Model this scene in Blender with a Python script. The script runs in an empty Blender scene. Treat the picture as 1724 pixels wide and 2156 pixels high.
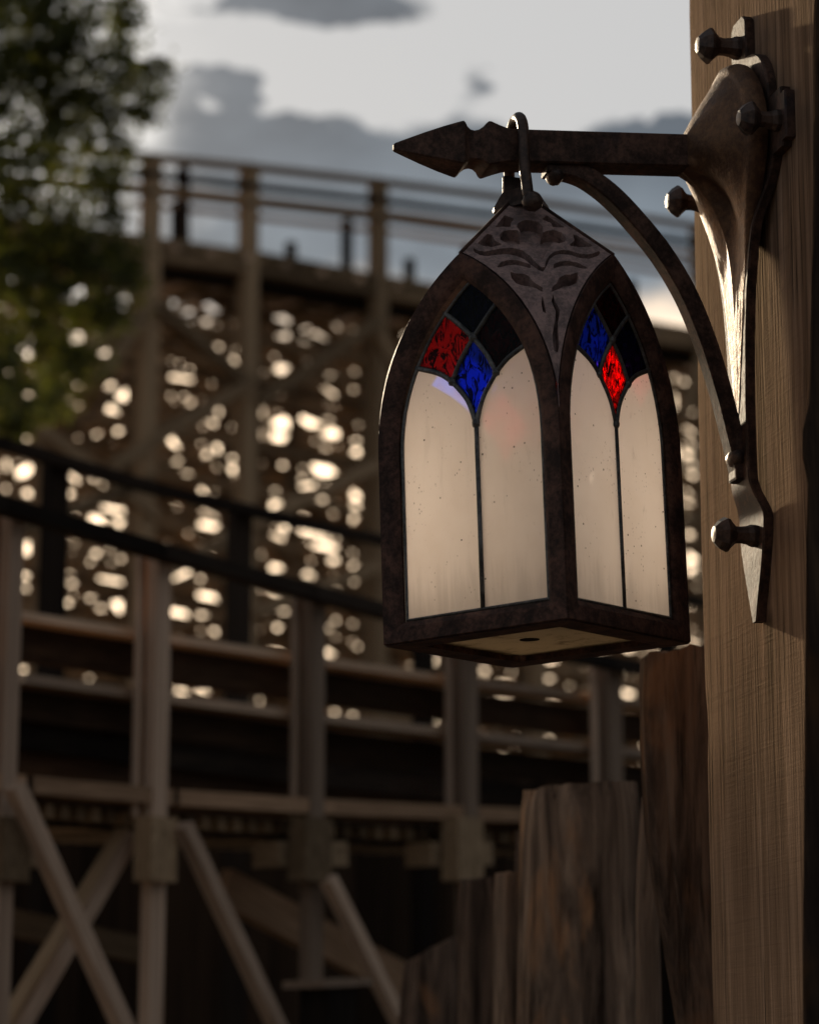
import bpy, bmesh, math, random
import numpy as np
from math import sin, cos, tan, pi, radians, sqrt, atan2, asin, exp
from mathutils import Vector, Matrix, noise

rnd = random.Random(7)
sc = bpy.context.scene
# ------------------------------------------------------------------ camera
F = 5600.0            # focal length in units of the 1724 px wide picture
PITCH = radians(12.2)
CAM = Vector((0, 0, 1.6))
cd = bpy.data.cameras.new('camera')
cam = bpy.data.objects.new('camera', cd)
sc.collection.objects.link(cam)
cam.location = CAM
cam.rotation_euler = (pi / 2 + PITCH, 0, 0)
cd.sensor_fit = 'HORIZONTAL'
cd.sensor_width = 24.0
cd.lens = F / 1724.0 * 24.0
cd.clip_start = 0.05
cd.clip_end = 2000
cd.dof.use_dof = True
cd.dof.focus_distance = 2.76
cd.dof.aperture_fstop = 4.6
sc.camera = cam
sc.view_settings.view_transform = 'Standard'
sc.view_settings.look = 'None'
sc.view_settings.exposure = 0.35
sc.view_settings.gamma = 1.0
sc.cycles.diffuse_bounces = 6
sc.cycles.max_bounces = 14
sc.cycles.transparent_max_bounces = 16
sc.cycles.use_denoising = True

# ------------------------------------------------------------------ sun and sky
SUN_AZ = radians(-17.2)       # measured from +Y towards +X
SUN_EL = radians(17.5)
sun_dir = Vector((sin(SUN_AZ) * cos(SUN_EL), cos(SUN_AZ) * cos(SUN_EL), sin(SUN_EL)))
sd = bpy.data.lights.new('sun', 'SUN')
sd.energy = 5.0
sd.angle = radians(1.8)
sd.color = (1.0, 0.82, 0.58)
so = bpy.data.objects.new('sun', sd)
so.rotation_euler = (-sun_dir).to_track_quat('-Z', 'Y').to_euler()
so.location = (-5, 12, 9)
sc.collection.objects.link(so)


class NT:
    """tiny node-tree writer"""
    def __init__(s, nt):
        s.t = nt
        s.t.nodes.clear()

    def n(s, typ, ins=None, **kw):
        x = s.t.nodes.new(typ)
        for k, v in kw.items():
            setattr(x, k, v)
        for k, v in (ins or {}).items():
            s.set(x, k, v)
        return x

    def set(s, x, k, v):
        sock = x.inputs[k]
        if isinstance(v, bpy.types.NodeSocket):
            s.t.links.new(v, sock)
        elif isinstance(v, bpy.types.Node):
            s.t.links.new(v.outputs[0], sock)
        else:
            sock.default_value = v

    def m(s, op, a, b=None, c=None, clamp=False):
        x = s.n('ShaderNodeMath', operation=op, use_clamp=clamp)
        for i, v in enumerate((a, b, c)):
            if v is not None:
                s.set(x, i, v)
        return x.outputs[0]

    def smooth(s, v, a, b, lo=0.0, hi=1.0):
        x = s.n('ShaderNodeMapRange', interpolation_type='SMOOTHSTEP')
        for k, w in (('Value', v), ('From Min', a), ('From Max', b), ('To Min', lo), ('To Max', hi)):
            s.set(x, k, w)
        return x.outputs[0]

    def mix(s, f, a, b, typ='RGBA', blend='MIX'):
        x = s.n('ShaderNodeMix', data_type=typ, blend_type=blend)
        s.set(x, 0, f)
        ia, ib = (6, 7) if typ == 'RGBA' else (2, 3)
        s.set(x, ia, a)
        s.set(x, ib, b)
        return x.outputs[2 if typ == 'RGBA' else 0]

    def ramp(s, v, stops):
        x = s.n('ShaderNodeValToRGB')
        s.set(x, 0, v)
        e = x.color_ramp.elements
        while len(e) < len(stops):
            e.new(0.5)
        for i, (p, c) in enumerate(stops):
            e[i].position = p
            e[i].color = (*c, 1) if len(c) == 3 else c
        return x.outputs[0]

    def noise(s, vec, scale, detail=4, rough=0.55, dist=0.0):
        x = s.n('ShaderNodeTexNoise')
        s.set(x, 'Vector', vec)
        s.set(x, 'Scale', scale)
        s.set(x, 'Detail', detail)
        s.set(x, 'Roughness', rough)
        s.set(x, 'Distortion', dist)
        return x.outputs[0]

    def map(s, vec, scale=(1, 1, 1), rot=(0, 0, 0), loc=(0, 0, 0)):
        x = s.n('ShaderNodeMapping')
        s.set(x, 'Vector', vec)
        s.set(x, 'Scale', scale)
        s.set(x, 'Rotation', rot)
        s.set(x, 'Location', loc)
        return x.outputs[0]


world = bpy.data.worlds.new('World')
sc.world = world
world.use_nodes = True
world.cycles.sampling_method = 'NONE'
W_ = NT(world.node_tree)
tc = W_.n('ShaderNodeTexCoord')
sep = W_.n('ShaderNodeSeparateXYZ', {'Vector': tc.outputs['Generated']})
az = W_.m('MULTIPLY', W_.m('ARCTAN2', sep.outputs[0], sep.outputs[1]), 180 / pi)
el = W_.m('MULTIPLY', W_.m('ARCSINE', sep.outputs[2]), 180 / pi)
sky = W_.n('ShaderNodeTexSky', sky_type='NISHITA', sun_disc=False)
sky.sun_elevation = SUN_EL
sky.sun_rotation = SUN_AZ
sky.air_density = 1.0
sky.dust_density = 2.0
SKY_STRENGTH = 0.05
nsk = W_.n('ShaderNodeVectorMath', {0: sky.outputs[0], 1: (SKY_STRENGTH,) * 3}, operation='MULTIPLY').outputs[0]
# clouds
nz1 = W_.noise(W_.map(tc.outputs['Generated'], (1, 1, 2.0)), 11.0, 4, 0.62, 0.0)
nz2 = W_.noise(W_.map(tc.outputs['Generated'], (1, 1, 1.6)), 38.0, 3, 0.6, 0.0)


def deg(x, y):
    e = 12.2 + math.degrees(math.atan((1078 - y) / F))
    return math.degrees(math.atan((x - 862) / F)) / cos(radians(e)), e


wob = W_.m('ADD', W_.m('MULTIPLY', W_.m('SUBTRACT', nz1, 0.5), 2.4), W_.m('MULTIPLY', W_.m('SUBTRACT', nz2, 0.5), 1.7))
lowedge = W_.m('DIVIDE', W_.m('SUBTRACT', el, W_.m('SUBTRACT', 20.45, W_.m('MULTIPLY', W_.m('MAXIMUM', W_.m('MINIMUM', az, 2.0), -7.0), 0.17))), 0.85)
base = W_.m('MINIMUM', W_.m('MAXIMUM', lowedge, -1.0), 0.75)
# above the picture the sky goes on broken, half cloud half blue grey
base = W_.mix(W_.smooth(el, 23.5, 31.0), base, -0.30, 'FLOAT')
BLOBS = [  # x, y, rx, ry, amount : grey scud (-) and white heads (+), where they stand in the sky
    (690, -5, 190, 55, -2.4), (400, 15, 130, 26, -1.0), (500, 175, 120, 40, -1.5), (1000, 175, 70, 105, -0.9),
    (640, 205, 95, 42, 1.5), (1345, 268, 80, 30, -1.0), (440, 215, 50, 26, 0.9), (800, 170, 110, 45, 0.7)]
azw = W_.m('ADD', az, W_.m('MULTIPLY', W_.m('SUBTRACT', nz1, 0.5), 3.2))
elw = W_.m('ADD', el, W_.m('MULTIPLY', W_.m('SUBTRACT', nz2, 0.5), 1.5))
fld = W_.m('ADD', base, wob)
for (x, y, rx, ry, am) in BLOBS:
    a0, e0 = deg(x, y)
    dx = W_.m('DIVIDE', W_.m('SUBTRACT', azw, a0), rx * 0.0108)
    dy = W_.m('DIVIDE', W_.m('SUBTRACT', elw, e0), ry * 0.0101)
    g = W_.m('EXPONENT', W_.m('MULTIPLY', W_.m('ADD', W_.m('MULTIPLY', dx, dx), W_.m('MULTIPLY', dy, dy)), -1.0))
    fld = W_.m('ADD', fld, W_.m('MULTIPLY', g, am))
white = W_.smooth(fld, -0.20, 0.16)
grey = W_.mix(W_.smooth(el, 18.0, 22.5), (0.095, 0.122, 0.152, 1), (0.075, 0.090, 0.110, 1))
grey = W_.mix(W_.smooth(nz1, 0.35, 0.7), grey, W_.mix(1.0, grey, (1.7, 1.65, 1.58, 1), blend='MULTIPLY'))
cloud = W_.mix(white, grey, (0.475, 0.475, 0.475, 1))
# bright haze low over the horizon on the sun's side
sdot = W_.n('ShaderNodeVectorMath', {0: tc.outputs['Generated'], 1: tuple(sun_dir)}, operation='DOT_PRODUCT').outputs['Value']
near_sun = W_.smooth(sdot, 0.55, 0.985)
lowm = W_.m('MULTIPLY', W_.smooth(W_.m('ADD', el, W_.m('MULTIPLY', wob, 0.8)), 17.6, 14.0), near_sun)
left_glow = W_.smooth(W_.m('ADD', sdot, W_.m('MULTIPLY', wob, 0.006)), cos(radians(12.6)), cos(radians(7.6)))
cloud = W_.mix(left_glow, cloud, (1.25, 1.2, 1.13, 1))
cloud = W_.mix(lowm, cloud, (3.3, 2.45, 1.62, 1))
tot = W_.mix(0.93, nsk, cloud)
bg = W_.n('ShaderNodeBackground', {'Color': tot, 'Strength': 1.0})
W_.n('ShaderNodeOutputWorld', {'Surface': bg})

# ------------------------------------------------------------------ projection helpers
FR = Vector((0, cos(PITCH), sin(PITCH)))
UP = Vector((0, -sin(PITCH), cos(PITCH)))
RT = Vector((1, 0, 0))


def ray(x, y):
    return FR + RT * ((x - 862) / F) + UP * ((1078 - y) / F)


def on_plane(x, y, q, n):
    r = ray(x, y)
    return CAM + r * ((Vector(q) - CAM).dot(n) / r.dot(n))


def at_y(x, y, Y):
    return on_plane(x, y, (0, Y, 0), Vector((0, 1, 0)))


# ------------------------------------------------------------------ object helpers
COL = sc.collection
MW = {}


def empty(name, mat4, label=None, cat=None, group=None):
    o = bpy.data.objects.new(name, None)
    o.empty_display_size = 0.1
    COL.objects.link(o)
    o.matrix_world = mat4
    MW[o] = mat4.copy()
    tag(o, label, cat, group)
    return o


def tag(o, label=None, cat=None, group=None, kind=None):
    if label: o['label'] = label
    if cat: o['category'] = cat
    if group: o['group'] = group
    if kind: o['kind'] = kind
    return o


def link(name, me, mat, parent=None, mloc=None, mworld=None):
    o = bpy.data.objects.new(name, me)
    COL.objects.link(o)
    if parent is not None:
        o.parent = parent
    if mworld is not None:
        if parent is not None:
            mloc = MW[parent].inverted() @ mworld
        else:
            mloc = mworld
    if mloc is not None:
        o.matrix_local = mloc
    MW[o] = (MW[parent] if parent is not None else Matrix()) @ (mloc if mloc is not None else Matrix())
    if mat is not None:
        if not me.materials:
            for mm in (mat if isinstance(mat, (list, tuple)) else [mat]):
                me.materials.append(mm)
    return o


def mesh(verts, faces, smooth=False, sharp=None, idx=None):
    me = bpy.data.meshes.new('mesh')
    me.from_pydata([tuple(v) for v in verts], [], faces)
    bm = bmesh.new()
    bm.from_mesh(me)
    bmesh.ops.recalc_face_normals(bm, faces=bm.faces)
    bm.to_mesh(me)
    bm.free()
    if idx is not None:
        for p, i in zip(me.polygons, idx):
            p.material_index = i
    if smooth:
        me.shade_smooth()
        if sharp:
            me.set_sharp_from_angle(angle=radians(sharp))
    me.update()
    return me


def loft(secs, closed=True, cap=True):
    """list of rings with the same number of points -> verts, faces"""
    n = len(secs[0])
    V = [tuple(p) for s in secs for p in s]
    Fc = []
    for i in range(len(secs) - 1):
        for j in range(n if closed else n - 1):
            k = (j + 1) % n
            Fc.append((i * n + j, i * n + k, (i + 1) * n + k, (i + 1) * n + j))
    if cap:
        Fc.append(tuple(range(n - 1, -1, -1)))
        Fc.append(tuple((len(secs) - 1) * n + j for j in range(n)))
    return V, Fc


def tube(path, rad, n=12, cap=True, flat=1.0, side=None):
    path = [Vector(p) for p in path]
    if not isinstance(rad, (list, tuple)):
        rad = [rad] * len(path)
    secs = []
    prev = None
    for i, p in enumerate(path):
        a = path[max(i - 1, 0)]
        b = path[min(i + 1, len(path) - 1)]
        d = (b - a).normalized()
        if side is not None:
            x = (side - d * side.dot(d)).normalized()
        elif prev is None:
            x = d.orthogonal().normalized()
        else:
            x = (prev - d * prev.dot(d)).normalized()
        prev = x
        y = d.cross(x)
        secs.append([p + x * (rad[i] * cos(2 * pi * k / n)) + y * (rad[i] * flat * sin(2 * pi * k / n)) for k in range(n)])
    return loft(secs, True, cap)


def join(*parts):
    V, Fc = [], []
    for v, f in parts:
        o = len(V)
        V += list(v)
        Fc += [tuple(i + o for i in q) for q in f]
    return V, Fc


def bevel_box(x0, x1, y0, y1, z0, z1, bev=0.002, seg=2):
    bm = bmesh.new()
    bmesh.ops.create_cube(bm, size=1)
    for v in bm.verts:
        v.co = Vector(((x0 + x1) / 2 + v.co.x * (x1 - x0), (y0 + y1) / 2 + v.co.y * (y1 - y0), (z0 + z1) / 2 + v.co.z * (z1 - z0)))
    bmesh.ops.bevel(bm, geom=bm.edges[:], offset=bev, segments=seg, affect='EDGES', profile=0.6)
    me = bpy.data.meshes.new('box')
    bm.to_mesh(me)
    bm.free()
    return me


def smoothpath(pts, n):
    """Catmull-Rom through points"""
    P = [Vector(p) for p in pts]
    P = [P[0] * 2 - P[1]] + P + [P[-1] * 2 - P[-2]]
    out = []
    seg = len(P) - 3
    for i in range(n + 1):
        t = i / n * seg
        k = min(int(t), seg - 1)
        t -= k
        a, b, c, d = P[k:k + 4]
        out.append(0.5 * ((2 * b) + (c - a) * t + (2 * a - 5 * b + 4 * c - d) * t * t + (3 * b - a - 3 * c + d) * t ** 3))
    return out


# ------------------------------------------------------------------ materials
def new_mat(name):
    m = bpy.data.materials.new(name)
    m.use_nodes = True
    return m, NT(m.node_tree)


def bronze_mat(name, dark, light, rough=0.5, metal=0.55, scale=1.0, bump=0.25, lo=0.40, hi=0.66, spec=0.3):
    m, t = new_mat(name)
    tc = t.n('ShaderNodeTexCoord').outputs['Object']
    a = t.noise(tc, 26 * scale, 7, 0.68, 0.4)
    b = t.noise(tc, 160 * scale, 5, 0.7)
    c = t.noise(t.map(tc, (1, 1, 0.35)), 420 * scale, 3, 0.6)
    v = t.m('ADD', t.m('MULTIPLY', a, 0.6), t.m('MULTIPLY', b, 0.4))
    col = t.mix(t.smooth(v, lo, hi), (*dark, 1), (*light, 1))
    patina = t.smooth(t.noise(tc, 11 * scale, 5, 0.6), 0.58, 0.75)
    col = t.mix(t.m('MULTIPLY', patina, 0.55), col, (0.018, 0.022, 0.030, 1))
    scr = t.smooth(c, 0.66, 0.80)
    col = t.mix(t.m('MULTIPLY', scr, 0.35), col, (light[0] * 1.7, light[1] * 1.6, light[2] * 1.5, 1))
    bp = t.n('ShaderNodeBump', {'Strength': bump, 'Distance': 0.0012, 'Height': t.m('ADD', b, t.m('MULTIPLY', c, 0.6))})
    r = t.m('ADD', t.m('MULTIPLY', b, 0.3), rough - 0.15)
    p = t.n('ShaderNodeBsdfPrincipled', {'Base Color': col, 'Metallic': metal, 'Roughness': r, 'Normal': bp})
    p.inputs['Specular IOR Level'].default_value = spec
    t.n('ShaderNodeOutputMaterial', {'Surface': p})
    return m


M_FRAME = bronze_mat('lantern_frame_bronze', (0.024, 0.014, 0.011), (0.130, 0.064, 0.046), 0.68, 0.12, spec=0.15)
M_KITE = bronze_mat('lantern_panel_bronze', (0.150, 0.108, 0.100), (0.34, 0.225, 0.198), 0.70, 0.10, 1.6, 0.45, 0.40, 0.60, 0.1)
M_ARM = bronze_mat('bracket_bronze', (0.026, 0.016, 0.012), (0.130, 0.070, 0.050), 0.64, 0.15, spec=0.15)
M_BELL = bronze_mat('bell_bronze', (0.085, 0.048, 0.032), (0.20, 0.110, 0.060), 0.58, 0.60, 0.9, 0.9, spec=0.12)
M_BOLT = bronze_mat('bolt_bronze', (0.030, 0.021, 0.018), (0.13, 0.082, 0.062), 0.50, 0.4)
M_LEAD = bronze_mat('lead_came', (0.05, 0.048, 0.045), (0.17, 0.16, 0.15), 0.42, 0.55, 1.5, 0.3)


def glass_white():
    m, t = new_mat('frosted_glass')
    tc = t.n('ShaderNodeTexCoord').outputs['Object']
    base = t.mix(t.smooth(t.noise(tc, 14, 4), 0.35, 0.7), (0.94, 0.885, 0.86, 1), (0.89, 0.825, 0.79, 1))
    # dirt: flecks and faint smears
    vo = t.n('ShaderNodeTexVoronoi', {'Vector': tc, 'Scale': 95.0, 'Randomness': 1.0})
    fleck = t.m('MULTIPLY', t.smooth(vo.outputs['Distance'], 0.13, 0.07), t.smooth(t.noise(tc, 33, 2), 0.50, 0.56))
    vo2 = t.n('ShaderNodeTexVoronoi', {'Vector': t.map(tc, (1, 1, 0.6)), 'Scale': 260.0, 'Randomness': 1.0})
    f2 = t.m('MULTIPLY', t.smooth(vo2.outputs['Distance'], 0.22, 0.10), t.smooth(t.noise(tc, 24, 3), 0.50, 0.62))
    sm = t.m('MULTIPLY', t.smooth(t.noise(t.map(tc, (1, 1, 0.45)), 60, 6, 0.7, 1.0), 0.60, 0.80), 0.30)
    sx = t.n('ShaderNodeSeparateXYZ', {'Vector': tc})
    strk = t.noise(t.map(tc, (1, 1, 0.10)), 70, 4, 0.65, 0.4)
    lowd = t.m('MULTIPLY', t.smooth(t.m('ADD', sx.outputs[2], t.m('MULTIPLY', strk, -0.10)), 0.03, -0.035), 0.25)
    sm = t.m('MAXIMUM', sm, t.m('MAXIMUM', lowd, t.m('MULTIPLY', t.smooth(strk, 0.58, 0.78), 0.10)))
    dirt = t.m('MAXIMUM', t.m('MAXIMUM', t.m('MULTIPLY', fleck, 0.92), t.m('MULTIPLY', f2, 0.5)), sm)
    col = t.mix(dirt, base, (0.05, 0.038, 0.03, 1))
    tr = t.n('ShaderNodeBsdfTranslucent', {'Color': col})
    df = t.n('ShaderNodeBsdfDiffuse', {'Color': col})
    mx = t.n('ShaderNodeMixShader', {0: 0.10, 1: tr.outputs[0], 2: df.outputs[0]})
    t.n('ShaderNodeOutputMaterial', {'Surface': mx})
    return m


def glass_clear():
    m, t = new_mat('glass_back')
    tr = t.n('ShaderNodeBsdfTransparent', {'Color': (0.98, 0.98, 0.98, 1)})
    gl = t.n('ShaderNodeBsdfGlossy', {'Color': (1, 1, 1, 1), 'Roughness': 0.12})
    mx = t.n('ShaderNodeMixShader', {0: 0.012, 1: tr.outputs[0], 2: gl.outputs[0]})
    t.n('ShaderNodeOutputMaterial', {'Surface': mx})
    return m


def glass_stained(name, col, deep, clear=False):
    m, t = new_mat(name)
    tc = t.n('ShaderNodeTexCoord').outputs['Object']
    wv = t.noise(t.map(tc, (1, 1, 0.5), (0.3, 0.2, 0.5)), 85, 4, 0.6, 2.2)
    c = t.mix(t.smooth(wv, 0.42, 0.54), (*deep, 1), (*col, 1))
    bp = t.n('ShaderNodeBump', {'Strength': 0.55, 'Distance': 0.004, 'Height': wv})
    tr = t.n('ShaderNodeBsdfTransparent', {'Color': c})
    rf = t.n('ShaderNodeBsdfRefraction', {'Color': c, 'Roughness': 0.28, 'IOR': 1.25, 'Normal': bp})
    gl = t.n('ShaderNodeBsdfGlossy', {'Color': (1, 1, 1, 1), 'Roughness': 0.08, 'Normal': bp})
    a = t.n('ShaderNodeMixShader', {0: 0.12 if clear else 0.6, 1: tr.outputs[0], 2: rf.outputs[0]})
    tl = t.n('ShaderNodeBsdfTranslucent', {'Color': c, 'Normal': bp})
    a = t.n('ShaderNodeMixShader', {0: 0.08 if clear else 0.38, 1: a.outputs[0], 2: tl.outputs[0]})
    mx = t.n('ShaderNodeMixShader', {0: 0.008, 1: a.outputs[0], 2: gl.outputs[0]})
    t.n('ShaderNodeOutputMaterial', {'Surface': mx})
    return m


M_FROST = glass_white()
M_CLEAR = glass_clear()
M_RED = glass_stained('red_glass', (0.95, 0.010, 0.008), (0.03, 0.0005, 0.0005))
M_BLUE = glass_stained('blue_glass', (0.010, 0.05, 0.98), (0.0005, 0.0015, 0.04))
M_ROSE = glass_stained('rose_glass', (0.42, 0.02, 0.05), (0.10, 0.004, 0.01))
M_BLUE2 = glass_stained('clear_blue_glass', (0.015, 0.13, 0.98), (0.01, 0.06, 0.60), True)
M_BLUE_SHADE = glass_stained('shaded_blue_glass', (0.001, 0.002, 0.018), (0.0002, 0.0004, 0.003))  # blue darkened to near black: the unlit roof space put into the glass
M_RED_SHADE = glass_stained('shaded_red_glass', (0.018, 0.001, 0.001), (0.003, 0.0002, 0.0002))  # red darkened likewise, shade held in the tint


def base_plate_mat():
    m, t = new_mat('aged_bottom_glass')
    tc = t.n('ShaderNodeTexCoord').outputs['Object']
    n1 = t.noise(tc, 40, 7, 0.7, 0.6)
    n2 = t.noise(tc, 130, 4, 0.7)
    sx = t.n('ShaderNodeSeparateXYZ', {'Vector': tc})
    ed = t.m('MAXIMUM', t.m('ABSOLUTE', sx.outputs[0]), t.m('ABSOLUTE', sx.outputs[1]))
    edge = t.smooth(t.m('ADD', ed, t.m('MULTIPLY', n1, 0.03)), 0.085, 0.105)
    d = t.m('MAXIMUM', t.m('MULTIPLY', t.smooth(n1, 0.5, 0.72), 0.55), t.m('MULTIPLY', edge, 0.85))
    d = t.m('MAXIMUM', d, t.m('MULTIPLY', t.smooth(n2, 0.64, 0.75), 0.5))
    c = t.mix(d, (0.55, 0.48, 0.37, 1), (0.07, 0.052, 0.03, 1))
    tr = t.n('ShaderNodeBsdfTranslucent', {'Color': c})
    df = t.n('ShaderNodeBsdfDiffuse', {'Color': c})
    mx = t.n('ShaderNodeMixShader', {0: 0.45, 1: tr.outputs[0], 2: df.outputs[0]})
    t.n('ShaderNodeOutputMaterial', {'Surface': mx})
    return m


M_BASE = base_plate_mat()


def sawn_wood():
    m, t = new_mat('sawn_post_wood')
    tc = t.n('ShaderNodeTexCoord').outputs['Object']
    g1 = t.noise(t.map(tc, (1, 1, 0.035)), 60, 6, 0.68, 0.35)          # broad grain
    g2 = t.noise(t.map(tc, (1, 1, 0.02)), 210, 4, 0.6, 0.1)           # fine grain
    cl = t.noise(t.map(tc, (1, 1, 0.35)), 7, 4, 0.6, 0.5)             # cloudy staining
    # saw marks run across the face, slightly tilted, uneven
    sw = t.map(tc, (0.05, 0.2, 1.0), (0, 0.05, 0))
    s1 = t.smooth(t.noise(sw, 70, 3, 0.6), 0.52, 0.66)
    s2 = t.noise(sw, 300, 2, 0.5)
    col = t.ramp(g1, [(0.25, (0.070, 0.041, 0.027)), (0.5, (0.235, 0.146, 0.095)), (0.75, (0.43, 0.285, 0.195))])
    col = t.mix(t.smooth(cl, 0.35, 0.68), col, t.mix(1.0, col, (0.62, 0.60, 0.60, 1), blend='MULTIPLY'))
    col = t.mix(t.m('MULTIPLY', t.smooth(g2, 0.52, 0.66), 0.65), col, (0.06, 0.04, 0.03, 1))
    col = t.mix(t.m('MULTIPLY', s1, 0.10), col, (0.07, 0.05, 0.04, 1))
    vk = t.n('ShaderNodeTexVoronoi', {'Vector': t.map(tc, (1, 1, 0.3)), 'Scale': 6.0})
    knot = t.smooth(vk.outputs['Distance'], 0.13, 0.03)
    col = t.mix(t.m('MULTIPLY', knot, 0.55), col, (0.05, 0.03, 0.02, 1))
    ck = t.m('ABSOLUTE', t.m('SUBTRACT', t.noise(t.map(tc, (1, 1, 0.022), (0, 0, 0), (3.1, 0, 0.7)), 13, 3, 0.5, 0.15), 0.5))
    crack = t.m('MULTIPLY', t.smooth(ck, 0.007, 0.001), t.smooth(t.noise(tc, 3.2, 2), 0.47, 0.56))
    col = t.mix(t.m('MULTIPLY', crack, 0.85), col, (0.014, 0.009, 0.006, 1))
    # drip stain under the strap's tip
    sx = t.n('ShaderNodeSeparateXYZ', {'Vector': tc})
    du = t.m('ABSOLUTE', t.m('SUBTRACT', sx.outputs[0], t.m('ADD', 0.012, t.m('MULTIPLY', t.noise(tc, 30, 3), 0.008))))
    st = t.m('MULTIPLY', t.smooth(du, 0.020, 0.004), t.m('MULTIPLY', t.smooth(sx.outputs[2], -0.485, -0.505), t.smooth(sx.outputs[2], -0.66, -0.52)))
    col = t.mix(t.m('MULTIPLY', st, 0.75), col, (0.018, 0.012, 0.009, 1))
    h = t.m('ADD', t.m('ADD', t.m('MULTIPLY', g2, 0.9), t.m('MULTIPLY', g1, 0.5)), t.m('ADD', t.m('MULTIPLY', s1, 0.06), t.m('MULTIPLY', s2, 0.16)))
    bp = t.n('ShaderNodeBump', {'Strength': 0.9, 'Distance': 0.0024, 'Height': t.m('SUBTRACT', h, t.m('MULTIPLY', crack, 2.0))})
    p = t.n('ShaderNodeBsdfDiffuse', {'Color': col, 'Roughness': 0.6, 'Normal': bp})
    sheen = t.n('ShaderNodeBsdfGlossy', {'Color': (0.62, 0.48, 0.35, 1), 'Roughness': 0.62, 'Normal': bp})
    p = t.n('ShaderNodeMixShader', {0: 0.035, 1: p.outputs[0], 2: sheen.outputs[0]})
    t.n('ShaderNodeOutputMaterial', {'Surface': p})
    return m


def log_wood(name, a, b, c, bump=0.9):
    m, t = new_mat(name)
    tc = t.n('ShaderNodeTexCoord').outputs['Object']
    g1 = t.noise(t.map(tc, (1, 1, 0.12)), 24, 7, 0.68, 0.8)
    g2 = t.noise(t.map(tc, (1, 1, 0.04)), 120, 5, 0.65, 0.2)
    cl = t.noise(t.map(tc, (1, 1, 0.4)), 9, 4, 0.6, 0.7)
    col = t.ramp(g1, [(0.34, a), (0.5, b), (0.66, c)])
    col = t.mix(t.smooth(cl, 0.52, 0.72), col, (c[0] * 1.15, c[1] * 0.88, c[2] * 0.65, 1))
    col = t.mix(t.m('MULTIPLY', t.smooth(g2, 0.54, 0.68), 0.6), col, (a[0] * 0.35, a[1] * 0.35, a[2] * 0.35, 1))
    h = t.m('ADD', t.m('MULTIPLY', g1, 1.0), t.m('MULTIPLY', g2, 0.7))
    bp = t.n('ShaderNodeBump', {'Strength': bump, 'Distance': 0.014, 'Height': h})
    p = t.n('ShaderNodeBsdfDiffuse', {'Color': col, 'Roughness': 0.6, 'Normal': bp})
    t.n('ShaderNodeOutputMaterial', {'Surface': p})
    return m


def timber_mat(name, a, b, rough=0.75, spec=0.05):
    """beams: unit cube meshes, long axis z; varied from beam to beam"""
    m, t = new_mat(name)
    tc = t.n('ShaderNodeTexCoord').outputs['Object']
    oi = t.n('ShaderNodeObjectInfo')
    shift = t.n('ShaderNodeVectorMath', {0: tc, 1: oi.outputs['Random']}, operation='ADD').outputs[0]
    shift = t.n('ShaderNodeVectorMath', {0: shift, 1: t.n('ShaderNodeCombineXYZ', {0: t.m('MULTIPLY', oi.outputs['Random'], 40.0), 1: 3.0, 2: t.m('MULTIPLY', oi.outputs['Random'], 17.0)})}, operation='ADD').outputs[0]
    g = t.noise(t.map(shift, (3.0, 3.0, 2.0)), 2.2, 6, 0.65, 0.6)
    f = t.noise(t.map(shift, (12, 12, 2.0)), 3.0, 4, 0.6)
    v = t.m('ADD', t.m('MULTIPLY', g, 0.6), t.m('MULTIPLY', f, 0.4))
    col = t.mix(t.smooth(v, 0.35, 0.65), (*a, 1), (*b, 1))
    k = t.m('ADD', t.m('MULTIPLY', oi.outputs['Random'], 1.0), 0.5)
    hsv = t.n('ShaderNodeHueSaturation', {'Color': col, 'Value': k})
    p = t.n('ShaderNodeBsdfPrincipled', {'Base Color': hsv, 'Roughness': rough})
    p.inputs['Specular IOR Level'].default_value = spec
    t.n('ShaderNodeOutputMaterial', {'Surface': p})
    return m


M_POST = sawn_wood()
M_LOG = log_wood('dark_log_wood', (0.026, 0.018, 0.014), (0.105, 0.069, 0.050), (0.27, 0.175, 0.120))
M_LOG2 = log_wood('brown_log_wood', (0.05, 0.033, 0.024), (0.22, 0.148, 0.104), (0.46, 0.31, 0.21))
M_BARK = log_wood('bark_log_wood', (0.018, 0.013, 0.011), (0.045, 0.031, 0.024), (0.09, 0.058, 0.038), 1.0)
M_GREY = timber_mat('weathered_grey_timber', (0.25, 0.162, 0.108), (0.48, 0.345, 0.250), 0.85, 0.04)
M_RUST = timber_mat('stained_timber', (0.20, 0.118, 0.068), (0.38, 0.235, 0.142), 0.85, 0.04)
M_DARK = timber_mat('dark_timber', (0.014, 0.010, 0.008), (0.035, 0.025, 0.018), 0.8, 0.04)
M_BLACK = timber_mat('shade_dark_boards', (0.018, 0.011, 0.007), (0.050, 0.030, 0.018), 0.9, 0.03)  # near-black base: shade under and behind the track put into the colour
M_TREST = timber_mat('brown_trestle_timber', (0.16, 0.105, 0.060), (0.33, 0.225, 0.135), 0.85, 0.04)
M_RAIL = timber_mat('sunlit_rail_timber', (0.36, 0.235, 0.150), (0.62, 0.42, 0.275), 0.5, 0.2)  # brightened base: the sun's rim light on the rails put into the colour

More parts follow.
